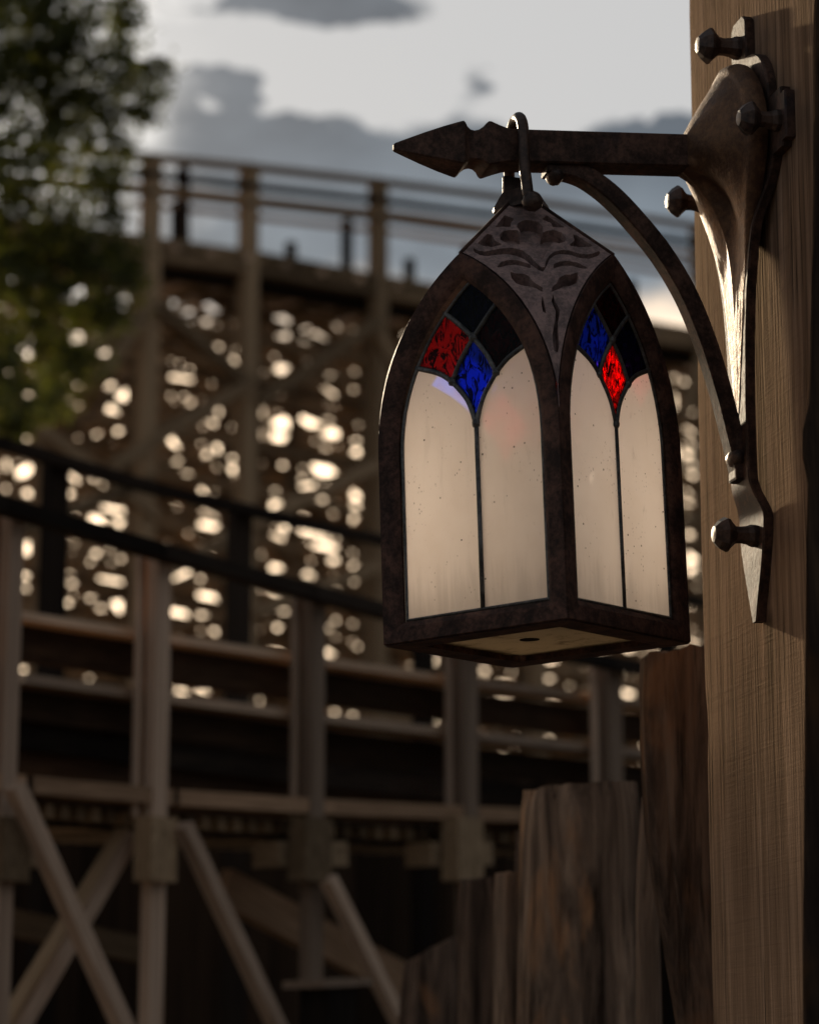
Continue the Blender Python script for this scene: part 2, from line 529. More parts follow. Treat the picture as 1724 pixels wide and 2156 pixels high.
# ------------------------------------------------------------------ ground
gm, t = new_mat('ground')
tcg = t.n('ShaderNodeTexCoord').outputs['Object']
t.n('ShaderNodeOutputMaterial', {'Surface': t.n('ShaderNodeBsdfPrincipled', {
    'Base Color': t.mix(t.noise(tcg, 1.3, 8, 0.7), (0.045, 0.036, 0.028, 1), (0.11, 0.09, 0.068, 1)), 'Roughness': 0.95,
    'Normal': t.n('ShaderNodeBump', {'Strength': 0.6, 'Height': t.noise(tcg, 14, 6, 0.7)})})})
N = 40
gv = [((i / N - 0.5) * 900, (j / N - 0.3) * 900, -0.02 + 0.02 * noise.noise(Vector((i, j, 0)))) for j in range(N + 1) for i in range(N + 1)]
gf = [(j * (N + 1) + i, j * (N + 1) + i + 1, (j + 1) * (N + 1) + i + 1, (j + 1) * (N + 1) + i) for j in range(N) for i in range(N)]
tag(link('ground', mesh(gv, gf), gm), kind='structure')

# ------------------------------------------------------------------ timber post that carries the bracket
WP = Vector((0.37210, 2.75344, 2.57854))     # foot of the arm's axis on the post's face
YAW = radians(-78.0)                          # local x: along the face, local -y: out of the face
BR = Matrix.Translation(WP) @ Matrix.Rotation(YAW, 4, 'Z')


def make_post():
    x0, x1, y0, y1 = -0.208, 0.212, 0.0, 0.24
    z0, z1 = -WP.z - 0.3, 1.15
    nz = 150
    secs = []
    for i in range(nz + 1):
        z = z0 + (z1 - z0) * i / nz
        ring = []
        nx, ny = 14, 6
        pts = [(x0 + (x1 - x0) * k / nx, y0) for k in range(nx)] + [(x1, y0 + (y1 - y0) * k / ny) for k in range(ny)] + \
              [(x1 - (x1 - x0) * k / nx, y1) for k in range(nx)] + [(x0, y1 - (y1 - y0) * k / ny) for k in range(ny)]
        for (x, y) in pts:
            corner = (x in (x0, x1)) and (y in (y0, y1))
            p = Vector((x, y, z))
            d = noise.noise(Vector((x * 9, y * 9, z * 2.2))) * 0.0022
            if corner:
                d += -0.004 - 0.006 * max(0, noise.noise(Vector((x * 5, 3 + y * 5, z * 11))) - 0.05)
            cx, cy = (x0 + x1) / 2, (y0 + y1) / 2
            n = Vector((x - cx, y - cy, 0)).normalized()
            if y == y0 and not corner:
                n = Vector((0, -1, 0))
                d *= 0.35
            p += n * d
            p.x += 0.004 * noise.noise(Vector((0, 7, z * 1.3)))
            ring.append(p)
        secs.append(ring)
    V, Fc = loft(secs)
    o = link('timber_post', mesh(V, Fc, True, 35), M_POST, None, BR)
    tag(o, 'broad sawn timber post carrying the lantern bracket, weathered brown with saw marks', 'post')
    # splinter standing off the far edge
    a = [Vector((x0 - 0.0015, 0.004, 0.083)), Vector((x0 - 0.004, 0.003, 0.07)), Vector((x0 - 0.007, 0.003, 0.055))]
    link('splinter', mesh(*tube(a, [0.0018, 0.0014, 0.0004], 5)), M_POST, o)
    return o


make_post()

# ------------------------------------------------------------------ wall bracket
br = empty('lantern_bracket', BR, 'dark bronze wall bracket with spear-tipped arm, flared boss and curved brace on the post', 'bracket')


def BP(t, v, u=0.0):
    """bracket frame: t out of the face, v up, u along the face"""
    return Vector((u, -t, v))


T0 = 0.262     # arm axis station of the hanging ring


def arm_part():
    # station a (outwards from the ring), half size, from the picture
    prof = [(-0.215, 0.0184), (-0.1, 0.0184), (0.006, 0.0184), (0.014, 0.0188), (0.024, 0.0212), (0.0345, 0.0243), (0.037, 0.0243), (0.0395, 0.0226),
            (0.0425, 0.0194), (0.0465, 0.0171), (0.051, 0.0163), (0.0555, 0.0171), (0.0595, 0.0196), (0.0620, 0.0226), (0.0640, 0.0240), (0.0665, 0.0238),
            (0.085, 0.0192), (0.105, 0.0135), (0.125, 0.0072), (0.1345, 0.0040), (0.1362, 0.0026)]
    secs = []
    for a, s in prof:
        cz = -0.0465 * a + 0.0005
        ch = min(0.0016, s * 0.2)
        r = []
        for (sx, sz) in ((1, 1), (-1, 1), (-1, -1), (1, -1)):
            if sx * sz > 0:
                q = [(sx * s, sz * (s - ch)), (sx * (s - ch), sz * s)]
            else:
                q = [(sx * (s - ch), sz * s), (sx * s, sz * (s - ch))]
            r += q
        secs.append([BP(T0 + a, cz + z, u) for (u, z) in r])
    return loft(secs)


link('arm', mesh(*arm_part(), True, 22), M_ARM, br)

# curved brace (flat bar bent under the arm)
pts = [(-0.0295, -0.0165), (-0.045, -0.0180), (-0.0580, -0.0190), (-0.0765, -0.0255), (-0.1030, -0.0440), (-0.1315, -0.0730), (-0.1595, -0.1075), (-0.1845, -0.1500), (-0.2040, -0.1985), (-0.2180, -0.2450), (-0.2290, -0.2900), (-0.2400, -0.3420)]
pth = smoothpath([Vector((a, v, 0)) for a, v in pts], 60)
secs = []
for i, p in enumerate(pth):
    d = (pth[min(i + 1, 60)] - pth[max(i - 1, 0)]).normalized()
    nrm = Vector((-d.y, d.x, 0))
    hw = 0.0085 + 0.0012 * sin(i / 60 * pi)
    hu = 0.0125
    c = 0.0016
    ring = []
    for (s, uu) in ((hw, hu - c), (hw - c, hu), (-hw + c, hu), (-hw, hu - c), (-hw, -hu + c), (-hw + c, -hu), (hw - c, -hu), (hw, -hu + c)):
        q = p + nrm * s
        ring.append(BP(T0 + q.x, q.y, uu))
    secs.append(ring)
brace = link('brace', mesh(*loft(secs), True, 30), M_ARM, br)


def ball(r, seg=16, rings=10, sq=(1, 1, 1), rough=0.0):
    secs = []
    for i in range(rings + 1):
        th = pi * i / rings
        secs.append([Vector((r * sq[0] * sin(th) * cos(2 * pi * k / seg), r * sq[1] * sin(th) * sin(2 * pi * k / seg), r * sq[2] * cos(th))) *
                     (1 + rough * noise.noise(Vector((th * 2, k * .7, r * 99)))) for k in range(seg)])
    secs[0] = [Vector((1e-5 * cos(2 * pi * k / seg), 1e-5 * sin(2 * pi * k / seg), r * sq[2])) for k in range(seg)]
    secs[-1] = [Vector((1e-5 * cos(2 * pi * k / seg), 1e-5 * sin(2 * pi * k / seg), -r * sq[2])) for k in range(seg)]
    return loft(secs)


for (a, v, r) in ((-0.0395, -0.0265, 0.0095), (-0.2350, -0.3270, 0.0105)):
    link('rivet', mesh(*ball(r, 16, 10, (1.5, 1, 1), 0.08), True), M_BOLT, br, Matrix.Translation(BP(T0 + a, v, 0.003)))
link('brace_foot', bevel_box(-0.013, 0.013, -(T0 - 0.2310), -(T0 - 0.2455), -0.352, -0.300, 0.003), M_ARM, br)
link('brace_head', bevel_box(-0.0135, 0.0135, -(T0 - 0.0300), -(T0 - 0.0440), -0.0245, -0.0160, 0.002), M_ARM, br)

# teardrop boss: flares from the square arm to a long tapering foot


def tear(v_ang):
    pass


TEAR = [(0.0, 0.116), (0.030, 0.108), (0.058, 0.090), (0.082, 0.064), (0.096, 0.034), (0.099, 0.008), (0.092, -0.018), (0.078, -0.045),
        (0.062, -0.075), (0.047, -0.110), (0.034, -0.150), (0.024, -0.195), (0.015, -0.240), (0.007, -0.280), (0.0, -0.300)]


def tear_ring(n):
    right = smoothpath([Vector((u, v, 0)) for u, v in TEAR], n)
    left = [Vector((-p.x, p.y, 0)) for p in right[1:-1]][::-1]
    return right + left


def boss():
    n = 30
    rim = tear_ring(n)
    N_ = len(rim)
    s = 0.0186
    cz = 0.0465 * 0.2
    # matching ring around the square bar: by angle
    sq = []
    for p in rim:
        a = atan2(p.y + 0.0, p.x)
        k = s / max(abs(cos(a)), abs(sin(a)))
        k = min(k, s * 1.36)
        sq.append(Vector((k * cos(a), k * sin(a) + cz, 0)))
    secs = []
    t_rim, t_top = 0.020, 0.078
    NS = 26
    for i in range(NS + 1):
        f = i / NS
        ring = []
        for a, b in zip(sq, rim):
            tail = max(0.0, min(1.0, (-b.y - 0.0) / 0.15))
            tail = tail * tail * (3 - 2 * tail)
            # shell: nearly straight flank, then a rounded shoulder into the rim; the keel runs down concave
            h = min(f / 0.8, 1.0)
            e = max((f - 0.8) / 0.2, 0.0)
            g = 0.84 * h ** 0.92 + 0.16 * sin(e * pi / 2)
            t1 = t_top + (0.036 - t_top) * h ** 1.05
            e2 = max((f - 0.9) / 0.1, 0.0)
            t2 = 0.0235 + (t_top - 0.0235) * exp(-8.5 * f)
            t1 += (t_rim - 0.036) * (1 - cos(e * pi / 2))
            t2 += (0.018 - 0.0235) * (1 - cos(e2 * pi / 2))
            tt = t1 * (1 - tail) + t2 * tail
            tt += 0.0006 * noise.noise(Vector((b.x * 40, b.y * 40, f * 9)))
            q = a + (b - a) * g
            ring.append(BP(tt, q.y, q.x))
        secs.append(ring)
    secs.append([BP(0.0145, b.y * 0.995, b.x * 0.985) for b in rim])
    return loft(secs)


link('boss', mesh(*boss(), True, 50), M_BELL, br)


# backing plate with three ears and a long strap
def halfw(v):
    def in_(a, b): return a <= v <= b
    if v > 0.118: return 0.024 if v < 0.163 else 0.024 - (v - 0.163) * 1.2
    if v > 0.046: 
        f = (0.118 - v) / 0.072
        return 0.026 + 0.064 * sqrt(max(0, 1 - (1 - f) ** 2))
    if v > -0.020:
        return 0.140 if in_(-0.014, 0.038) else 0.128
    K = [(-0.020, 0.100), (-0.05, 0.080), (-0.08, 0.066), (-0.11, 0.052), (-0.15, 0.040), (-0.2, 0.032), (-0.27, 0.027), (-0.33, 0.027), (-0.37, 0.030), (-0.395, 0.040), (-0.42, 0.036), (-0.45, 0.026), (-0.48, 0.014), (-0.502, 0.006)]
    for (a, wa), (b, wb) in zip(K, K[1:]):
        if v <= a and v >= b:
            return wa + (wb - wa) * (a - v) / (a - b)
    return 0.005


def lift(v):
    def ss(x): x = max(0, min(1, x)); return x * x * (3 - 2 * x)
    return 0.012 * ss((-v + -0.03) / 0.06) * ss((v + 0.395) / 0.045)


vs = sorted(set([0.170, 0.164, 0.1181, 0.1179, 0.0461, 0.0459, 0.0381, 0.0379, -0.0139, -0.0141, -0.0199, -0.0201] + [0.17 - 0.672 * i / 110 for i in range(111)]), reverse=True)
secs = []
for v in vs:
    w = halfw(v)
    l = lift(v)
    th = 0.011
    e = 0.0018
    we = max(w - e, w * 0.7)
    secs.append([BP(l + 0.0005, v, -w), BP(l + th - e, v, -w), BP(l + th, v, -we), BP(l + th + 0.0008 * noise.noise(Vector((v * 40, 1, 0))), v, 0),
                 BP(l + th, v, we), BP(l + th - e, v, w), BP(l + 0.0005, v, w), BP(l + 0.0005, v, 0)])
link('back_plate', mesh(*loft(secs), True, 30), M_ARM, br)

# faceted forged bolts
BOLT = [(0.0, 0.0130), (0.005, 0.0128), (0.010, 0.0105), (0.018, 0.0095), (0.0235, 0.0102), (0.0285, 0.0150), (0.0320, 0.0192), (0.0350, 0.0200), (0.0420, 0.0155), (0.0475, 0.0090), (0.0482, 0.0040)]
for (u, v, l, k) in ((0.002, 0.138, 0.011, 1.0), (0.120, 0.010, 0.011, 0.93), (-0.128, 0.002, 0.011, 0.93), (0.012, -0.412, 0.011, 0.97)):
    secs = []
    ph = rnd.random()
    for (tt, r) in BOLT:
        secs.append([BP(tt * k, r * k * sin(2 * pi * j / 8 + ph) * (1 + 0.10 * noise.noise(Vector((j * 1.7, tt * 60, u * 30 + v * 9)))), r * k * cos(2 * pi * j / 8 + ph)) for j in range(8)])
    me = mesh(*loft(secs), True, 14)
    link('bolt', me, M_BOLT, br, Matrix.Translation(BP(l, v, u)))

# ------------------------------------------------------------------ lantern
LB, ZS, ZA, ZT = 0.1138, 0.200, 0.395, 0.489
RO = (0.195 ** 2 + LB ** 2) / (2 * LB)
CO = RO - LB
LT = Matrix.Translation((0.1324, 2.7, 2.0446)) @ Matrix.Rotation(-0.0301, 4, 'Y') @ Matrix.Rotation(0.0106, 4, 'X') @ Matrix.Rotation(0.9192, 4, 'Z')
lan = empty('lantern', LT, 'gothic arched bronze lantern with frosted and stained glass panes hanging from the bracket arm', 'lantern')


def w_out(z):
    return LB if z <= ZS else max(0.0, sqrt(max(RO * RO - (z - ZS) ** 2, 0)) - CO)


BI, ZSI, ZAI, ZBI = 0.0895, 0.196, 0.366, 0.0215
_d = ZAI - ZSI
RI = (_d * _d + BI * BI) / (2 * BI)
CI = RI - BI


def w_in(z, off=0.0):
    if z <= ZSI: return BI - off
    return max(0.0, sqrt(max((RI - off) ** 2 - (z - ZSI) ** 2, 0)) - CI)


def arch_outline(fn, zb, zs, za, n=18):
    """closed ring, anticlockwise from bottom left: fixed number of points"""
    zz = [zs + (za - zs) * sin(pi / 2 * i / n) ** 1.0 for i in range(n + 1)]
    right = [(fn(zb), zb)] + [(fn(z), z) for z in zz]
    right[-1] = (0.0, za)
    left = [(-a, z) for a, z in right[:-1]][::-1]
    return right + left


THK = 0.013


def face_to_local(face, tq, z, depth):
    """face 0: x=-b (left in the picture), 1: y=-b (right), 2: x=+b, 3: y=+b ; tq to the right seen from outside"""
    if face == 0 and depth > 0.007 and depth < 0.0105 and z > 0.0:
        tq = tq + 0.0075 * (1 - (tq / BI) ** 2)
    p = Vector((tq, -LB + depth, z))
    ang = {1: 0, 0: -pi / 2, 2: pi / 2, 3: pi}[face]
    return Matrix.Rotation(ang, 3, 'Z') @ p


def frame_mesh(face):
    fo = arch_outline(w_out, 0.0, ZS, ZA)
    fi = arch_outline(w_in, ZBI, ZSI, ZAI)
    ob = arch_outline(lambda z: max(0, w_out(z) - THK), 0.0, ZS, ZA - 0.018)
    n = len(fo)
    rings = []
    ch = 0.0022

    def lerp(a, b, f): return [(p[0] + (q[0] - p[0]) * f, p[1] + (q[1] - p[1]) * f) for p, q in zip(a, b)]
    stack = [(ob, THK), (lerp(fo, ob, 0.10), 0.0015), (lerp(fo, fi, 0.05), 0.0), (lerp(fo, fi, 0.72), 0.0004), (lerp(fo, fi, 0.86), 0.0022), (fi, 0.0045), (fi, THK)]
    for ring, dp in stack:
        rings.append([face_to_local(face, a, z, dp) for a, z in ring])
    V = [p for r in rings for p in r]
    Fc = []
    L = len(rings)
    for i in range(L):
        i2 = (i + 1) % L
        for j in range(n):
            k = (j + 1) % n
            Fc.append((i * n + j, i * n + k, i2 * n + k, i2 * n + j))
    return mesh(V, Fc, True, 28)


# tracery curves on a face (t, z)
def c2(pts, n): return [(p.x, p.y) for p in smoothpath([Vector((a, b, 0)) for a, b in pts], n)]


ZM = 0.212
JX, JZ = 0.0275, 0.2625
A1 = c2([(0.0, ZM), (0.0095, 0.239), (JX, JZ)], 10)
A2 = c2([(JX, JZ), (0.044, 0.2745), (w_in(0.285), 0.285)], 8)
C1 = c2([(w_in(0.3365), 0.3365), (0.0185, 0.3225), (0.0, 0.3035)], 8)
C2 = c2([(0.0, 0.3035), (-0.0155, 0.284), (-JX, JZ)], 8)
mir = lambda c: [(-a, b) for a, b in c]


def arc_in(z0, z1, n=10):
    return [(w_in(z0 + (z1 - z0) * i / n), z0 + (z1 - z0) * i / n) for i in range(n + 1)]


def cells():
    lanc = [(0.0, ZBI), (BI, ZBI), (BI, 0.1)] + arc_in(ZSI, 0.285, 8) + A2[::-1][1:] + A1[::-1][1:]
    side = arc_in(0.285, 0.3365, 6) + C1[1:] + mir(C2)[1:] + A2[1:-1]
    top = arc_in(0.3365, ZAI, 10)
    top = top[:-1] + [(0.0, ZAI)] + mir(top[:-1])[::-1] + mir(C1)[1:] + C1[::-1][1:-1]
    dia = A1 + mir(C2)[::-1][1:] + C2[1:] + mir(A1)[::-1][1:-1]
    return {'lancet_r': lanc, 'lancet_l': mir(lanc)[::-1], 'side_r': side, 'side_l': mir(side)[::-1], 'top': top, 'dia': dia}


def pane_mesh(face, poly, frosted, mat):
    d0, d1 = 0.0075, 0.0100
    n = len(poly)
    V = [face_to_local(face, a, z, d0) for a, z in poly] + [face_to_local(face, a, z, d1) for a, z in poly]
    Fc = [tuple(range(n)), tuple(range(2 * n - 1, n - 1, -1))] + [(i, (i + 1) % n, n + (i + 1) % n, n + i) for i in range(n)]
    me = bpy.data.meshes.new('pane')
    me.from_pydata([tuple(v) for v in V], [], Fc)
    bm = bmesh.new(); bm.from_mesh(me)
    bmesh.ops.triangulate(bm, faces=[f for f in bm.faces if len(f.verts) > 4])
    bm.to_mesh(me); bm.free()
    me.materials.append(mat)
    me.materials.append(M_CLEAR)
    inner = face_to_local(face, 0, 0, 1.0) - face_to_local(face, 0, 0, 0)
    for p in me.polygons:
        c = sum((me.vertices[i].co for i in p.vertices), Vector()) / len(p.vertices)
        dep = (c - face_to_local(face, 0, 0, 0)).dot(inner)
        # the coated side is the outer one, the other side and the cut edge are clear
        p.material_index = 0 if dep < d0 + 0.0003 else 1
    return me


SCHEME = {0: dict(top=M_BLUE_SHADE, side_l=M_RED, side_r=M_RED_SHADE, dia=M_BLUE),
          1: dict(top=M_RED_SHADE, side_l=M_BLUE, side_r=M_BLUE_SHADE, dia=M_RED),
          2: dict(top=M_BLUE_SHADE, side_l=M_ROSE, side_r=M_RED_SHADE, dia=M_BLUE_SHADE),
          3: dict(top=M_RED_SHADE, side_l=M_BLUE_SHADE, side_r=M_BLUE2, dia=M_ROSE)}  # dark tints at the back also hold strong sun patches off the front
for face in range(4):
    fr = link('face_frame', frame_mesh(face), M_FRAME, lan)
    cl = cells()
    for key, poly in cl.items():
        mt = SCHEME[face].get(key, M_FROST)
        link('frosted_pane' if mt is M_FROST else ('red_pane' if mt in (M_RED, M_RED_SHADE, M_ROSE) else 'blue_pane'), pane_mesh(face, poly, True, mt), None, fr)
    # lead cames
    out = (face_to_local(face, 0, 0, 0) - face_to_local(face, 0, 0, 1)).normalized()

    def came(path, r, nm='lead_came'):
        P = [face_to_local(face, a, z, 0.0082) for a, z in path]
        link(nm, mesh(*tube(P, r, 8, True, 0.95, out), True), M_LEAD, fr)

    came([(0.0, ZBI - 0.002), (0.0, 0.1), (0.0, ZM + 0.004)], 0.0030)
    for sgn in (1, -1):
        f = (lambda c: c) if sgn > 0 else mir
        came(f(A1 + A2[1:]), 0.0031)
        came(f(C1 + C2[1:]), 0.0031)
    for (a, z, r) in ((0, 0.3035, 0.0056), (JX, JZ, 0.0050), (-JX, JZ, 0.0050), (0, ZM + 0.002, 0.0052)):
        link('solder_joint', mesh(*ball(r, 10, 7, (1, 1, 1), 0.25), True), M_LEAD, fr, Matrix.Translation(face_to_local(face, a, z, 0.0085)))
    # lead edging along the inside of the frame
    ring = arch_outline(lambda z: w_in(z, 0.0022), ZBI + 0.002, ZSI, ZAI - 0.003)
    P = [face_to_local(face, a, z, 0.0078) for a, z in ring]
    P.append(P[0])
    link('lead_edging', mesh(*tube(P, 0.0027, 6, False, 0.8, out), True), M_LEAD, fr)

# roof panels with sunk ornament (one mesh, four copies)
ORN = [[(-13.4, 433.4), (-11.1, 438.7), (-4.2, 442.7), (3.3, 443.4), (10.2, 440.8), (13.3, 434.8), (12.7, 428.7), (10.5, 423.4), (16.1, 427.0), (25.0, 428.5), (31.8, 425.5), (34.6, 418.7), (32.8, 412.6), (26.1, 409.9), (19.5, 410.7), (15.8, 404.6), (10.8, 397.7), (6.0, 390.2), (3.2, 383.7), (1.2, 388.2), (-0.9, 396.7), (-5.8, 402.6), (-13.5, 407.2), (-23.1, 407.4), (-30.0, 409.9), (-34.4, 414.1), (-33.8, 421.0), (-29.4, 426.2), (-21.7, 428.1), (-14.5, 427.3), (-11.9, 423.1), (-11.3, 428.3)],
       [(-65.5, 400.8), (-61.3, 396.9), (-54.3, 395.7), (-44.2, 398.2), (-34.1, 400.9), (-24.3, 401.4), (-15.2, 398.2), (-8.8, 389.0), (-5.2, 378.3), (-0.5, 372.1), (3.2, 372.5), (6.2, 381.1), (12.0, 390.3), (19.8, 397.0), (27.6, 399.4), (35.8, 398.1), (43.5, 394.4), (51.5, 392.6), (59.5, 395.1), (65.7, 398.3), (66.5, 396.1), (61.9, 390.8), (52.3, 386.5), (42.9, 387.8), (34.4, 392.3), (25.2, 394.1), (17.2, 391.6), (10.1, 385.1), (4.9, 375.0), (-0.3, 366.7), (-4.1, 368.8), (-10.4, 376.5), (-15.8, 385.2), (-24.1, 390.6), (-33.4, 392.4), (-43.3, 391.3), (-53.4, 389.2), (-60.4, 390.2), (-64.1, 394.8)],
       [(-45.7, 372.1), (-41.2, 378.6), (-34.5, 382.0), (-25.9, 382.7), (-18.2, 379.6), (-11.2, 376.0), (-12.3, 371.6), (-18.1, 373.8), (-27.3, 376.2), (-35.8, 375.3), (-42.3, 372.8)],
       [(11.7, 371.6), (13.8, 377.2), (20.7, 380.9), (29.4, 382.1), (37.3, 379.8), (42.5, 375.9), (47.1, 371.5), (39.3, 372.5), (31.5, 375.4), (23.1, 375.6), (15.2, 372.7)],
       [(-33.7, 365.1), (-28.5, 363.1), (-20.2, 362.5), (-16.0, 359.4), (-12.4, 351.7), (-8.3, 348.0), (-4.4, 344.4), (-5.0, 340.3), (-11.2, 344.6), (-16.8, 346.7), (-24.9, 347.8), (-30.4, 350.8), (-33.7, 356.8)],
       [(34.8, 365.1), (34.9, 358.5), (32.0, 352.0), (25.1, 348.0), (17.6, 345.7), (10.6, 343.4), (4.4, 340.4), (6.1, 345.7), (11.1, 350.2), (15.4, 357.9), (21.5, 361.7), (28.9, 362.6)],
       [(-6.0, 333.0), (-5.0, 325.0), (-5.0, 314.6), (-7.6, 316.0), (-8.0, 324.3)],
       [(5.2, 335.0), (5.8, 328.6), (8.2, 321.6), (9.3, 316.8), (8.1, 311.3), (5.9, 303.8), (5.0, 293.2), (4.2, 275.0), (2.2, 269.9), (-0.5, 271.4), (-1.0, 280.1), (-0.8, 287.9), (1.5, 298.5), (4.5, 309.2), (5.5, 316.1), (4.0, 322.3), (2.9, 328.6)],
       [(-36.1, 433.0), (-23.8, 450.2), (-15.2, 445.3), (-18.8, 440.3), (-20.9, 433.6), (-29.2, 433.8)],
       [(15.7, 445.3), (21.4, 450.6), (36.3, 433.8), (24.8, 433.8), (23.7, 440.2)],
       [(-59.0, 408.2), (-47.3, 421.9), (-42.7, 420.3), (-41.5, 412.2), (-35.1, 406.9), (-45.1, 403.3), (-52.8, 404.2)],
       [(44.1, 422.3), (47.1, 421.5), (60.0, 406.7), (56.8, 404.8), (44.6, 404.9), (37.1, 406.7), (43.3, 413.3)]]


def kite_row(z):
    """centre distance m along the diagonal and half width at height z"""
    if z <= ZA:
        w = w_out(z)
        return (LB + w) / 2, (LB - w) / sqrt(2)
    f = (ZT - z) / (ZT - ZA)
    return LB / 2 * f, LB / sqrt(2) * f


def kite_mesh():
    nq, nz = 240, 360
    z0, z1 = 0.212, 0.474
    zz = np.linspace(z0, z1, nz + 1)
    rows = [kite_row(z) for z in zz]
    Q = np.zeros((nz + 1, nq + 1)); Z = np.zeros_like(Q)
    for i, (m, hw) in enumerate(rows):
        Q[i] = np.linspace(-1, 1, nq + 1) * max(hw - 0.0015, 0.0004)
        Z[i] = zz[i]
    depth = np.zeros_like(Q)
    qx, qz = Q * 1000, Z * 1000
    for poly in ORN:
        P = np.array(poly)
        inside = np.zeros(Q.shape, bool)
        dist = np.full(Q.shape, 1e9)
        for a, b in zip(P, np.roll(P, -1, 0)):
            c = (a[1] > qz) != (b[1] > qz)
            with np.errstate(divide='ignore', invalid='ignore'):
                xi = (b[0] - a[0]) * (qz - a[1]) / (b[1] - a[1] + 1e-12) + a[0]
            inside ^= c & (qx < xi)
            ab = b - a
            tt = np.clip(((qx - a[0]) * ab[0] + (qz - a[1]) * ab[1]) / (ab @ ab), 0, 1)
            d = np.hypot(qx - a[0] - tt * ab[0], qz - a[1] - tt * ab[1])
            dist = np.minimum(dist, d)
        sd_ = np.where(inside, dist, -dist)
        f = np.clip((sd_ + 0.22) / 0.50, 0, 1)
        depth = np.maximum(depth, f * f * (3 - 2 * f) * 0.0135)
    V = []
    for i, (m, hw) in enumerate(rows):
        m2 = m - 0.0012 / sqrt(2)
        for j in range(nq + 1):
            q = Q[i, j]
            # inward: along the diagonal and down
            dd = depth[i, j] + 0.00035 * noise.noise(Vector((q * 160, zz[i] * 160, 0)))
            k = dd * 0.8 / sqrt(2)
            mm = m2 - k
            V.append((-mm + q / sqrt(2), -mm - q / sqrt(2), zz[i] - dd * 0.6))
    Fc = []
    n = nq + 1
    for i in range(nz):
        for j in range(nq):
            Fc.append((i * n + j, i * n + j + 1, (i + 1) * n + j + 1, (i + 1) * n + j))
    # back skin, coarse, 7 mm further in
    o = len(V)
    for i in range(0, nz + 1, 12):
        m, hw = rows[i]
        for j in (0, nq // 2, nq):
            q = Q[i, j]
            mm = max(m - 0.0200 / sqrt(2), 0.0)
            V.append((-mm + q / sqrt(2), -mm - q / sqrt(2), zz[i] - 0.010))
    k = nz // 12
    for i in range(k):
        for j in range(2):
            Fc.append((o + i * 3 + j, o + (i + 1) * 3 + j, o + (i + 1) * 3 + j + 1, o + i * 3 + j + 1))
    me = bpy.data.meshes.new('roof_panel')
    me.from_pydata(V, [], Fc)
    me.shade_smooth()
    me.set_sharp_from_angle(angle=radians(38))
    return me


km = kite_mesh()
for i in range(4):
    link('roof_panel', km, M_KITE, lan, Matrix.Rotation(i * pi / 2, 4, 'Z'))

# ridge bars where the roof panels meet, from gable tip to crown
for i in range(4):
    R3 = Matrix.Rotation(i * pi / 2, 3, 'Z')
    P = [R3 @ Vector((0, -LB + 0.001, ZA - 0.0015)), R3 @ Vector((0, -0.020, ZA + (ZT - ZA) * (1 - 0.020 / LB) - 0.0015))]
    link('ridge', mesh(*tube(P, 0.0022, 8), True), M_FRAME, lan)

# crown: small folded cap on the roof's tip
secs = []
for (s, z) in ((0.0215, 0.4645), (0.0218, 0.4680), (0.0150, 0.4840), (0.0135, 0.4860), (0.0135, 0.4810)):
    r = []
    for k in range(4):
        a = pi / 4 + k * pi / 2
        for da in (-0.16, 0.16):
            r.append(Vector((s * sqrt(2) * 0.98 * cos(a + da), s * sqrt(2) * 0.98 * sin(a + da), z)))
    secs.append(r)
link('crown', mesh(*loft(secs), True, 30), M_BOLT, lan)

# bottom: four bars under the floor and the aged floor glass with a drain hole
for i in range(4):
    R4 = Matrix.Rotation(i * pi / 2, 4, 'Z')
    x = LB - 0.0008
    o_, i_ = x, x - 0.030
    V = [(-o_, -o_, 0.0), (o_, -o_, 0.0), (i_, -i_, 0.0), (-i_, -i_, 0.0), (-o_ + .012, -o_ + .012, 0.006), (o_ - .012, -o_ + .012, 0.006), (i_, -i_, 0.006), (-i_, -i_, 0.006)]
    V = [(a, b, c - 0.0012) for a, b, c in V]
    Fc = [(0, 1, 2, 3), (7, 6, 5, 4), (0, 4, 5, 1), (1, 5, 6, 2), (2, 6, 7, 3), (3, 7, 4, 0)]
    link('bottom_bar', mesh(V, Fc), M_FRAME, lan, R4)


def floor_glass():
    s, r, hx, hy = 0.0865, 0.0105, -0.004, 0.008
    n = 32
    V, Fc = [], []
    for z in (0.0055, 0.0085):
        for k in range(n):
            a = 2 * pi * (k + 0.5) / n
            V.append((hx + r * cos(a), hy + r * sin(a), z))
        for k in range(n):
            a = 2 * pi * (k + 0.5) / n
            q = s / max(abs(cos(a)), abs(sin(a)))
            V.append((q * cos(a), q * sin(a), z))
    for k in range(n):
        j = (k + 1) % n
        Fc.append((k, j, n + j, n + k))
        Fc.append((2 * n + k, 3 * n + k, 3 * n + j, 2 * n + j))
        Fc.append((k, 2 * n + k, 2 * n + j, j))
        Fc.append((n + k, n + j, 3 * n + j, 3 * n + k))
    return mesh(V, Fc)


link('floor_glass', floor_glass(), M_BASE, lan)
link('hole_shade_disc', mesh(*loft([[Vector((-0.004 + r * cos(2 * pi * k / 20), 0.008 + r * sin(2 * pi * k / 20), z)) for k in range(20)] for r, z in ((0.0103, 0.0050), (0.0103, 0.0095))])), M_DARK, lan)  # added dark disc, stands in for the darkness seen up the hole

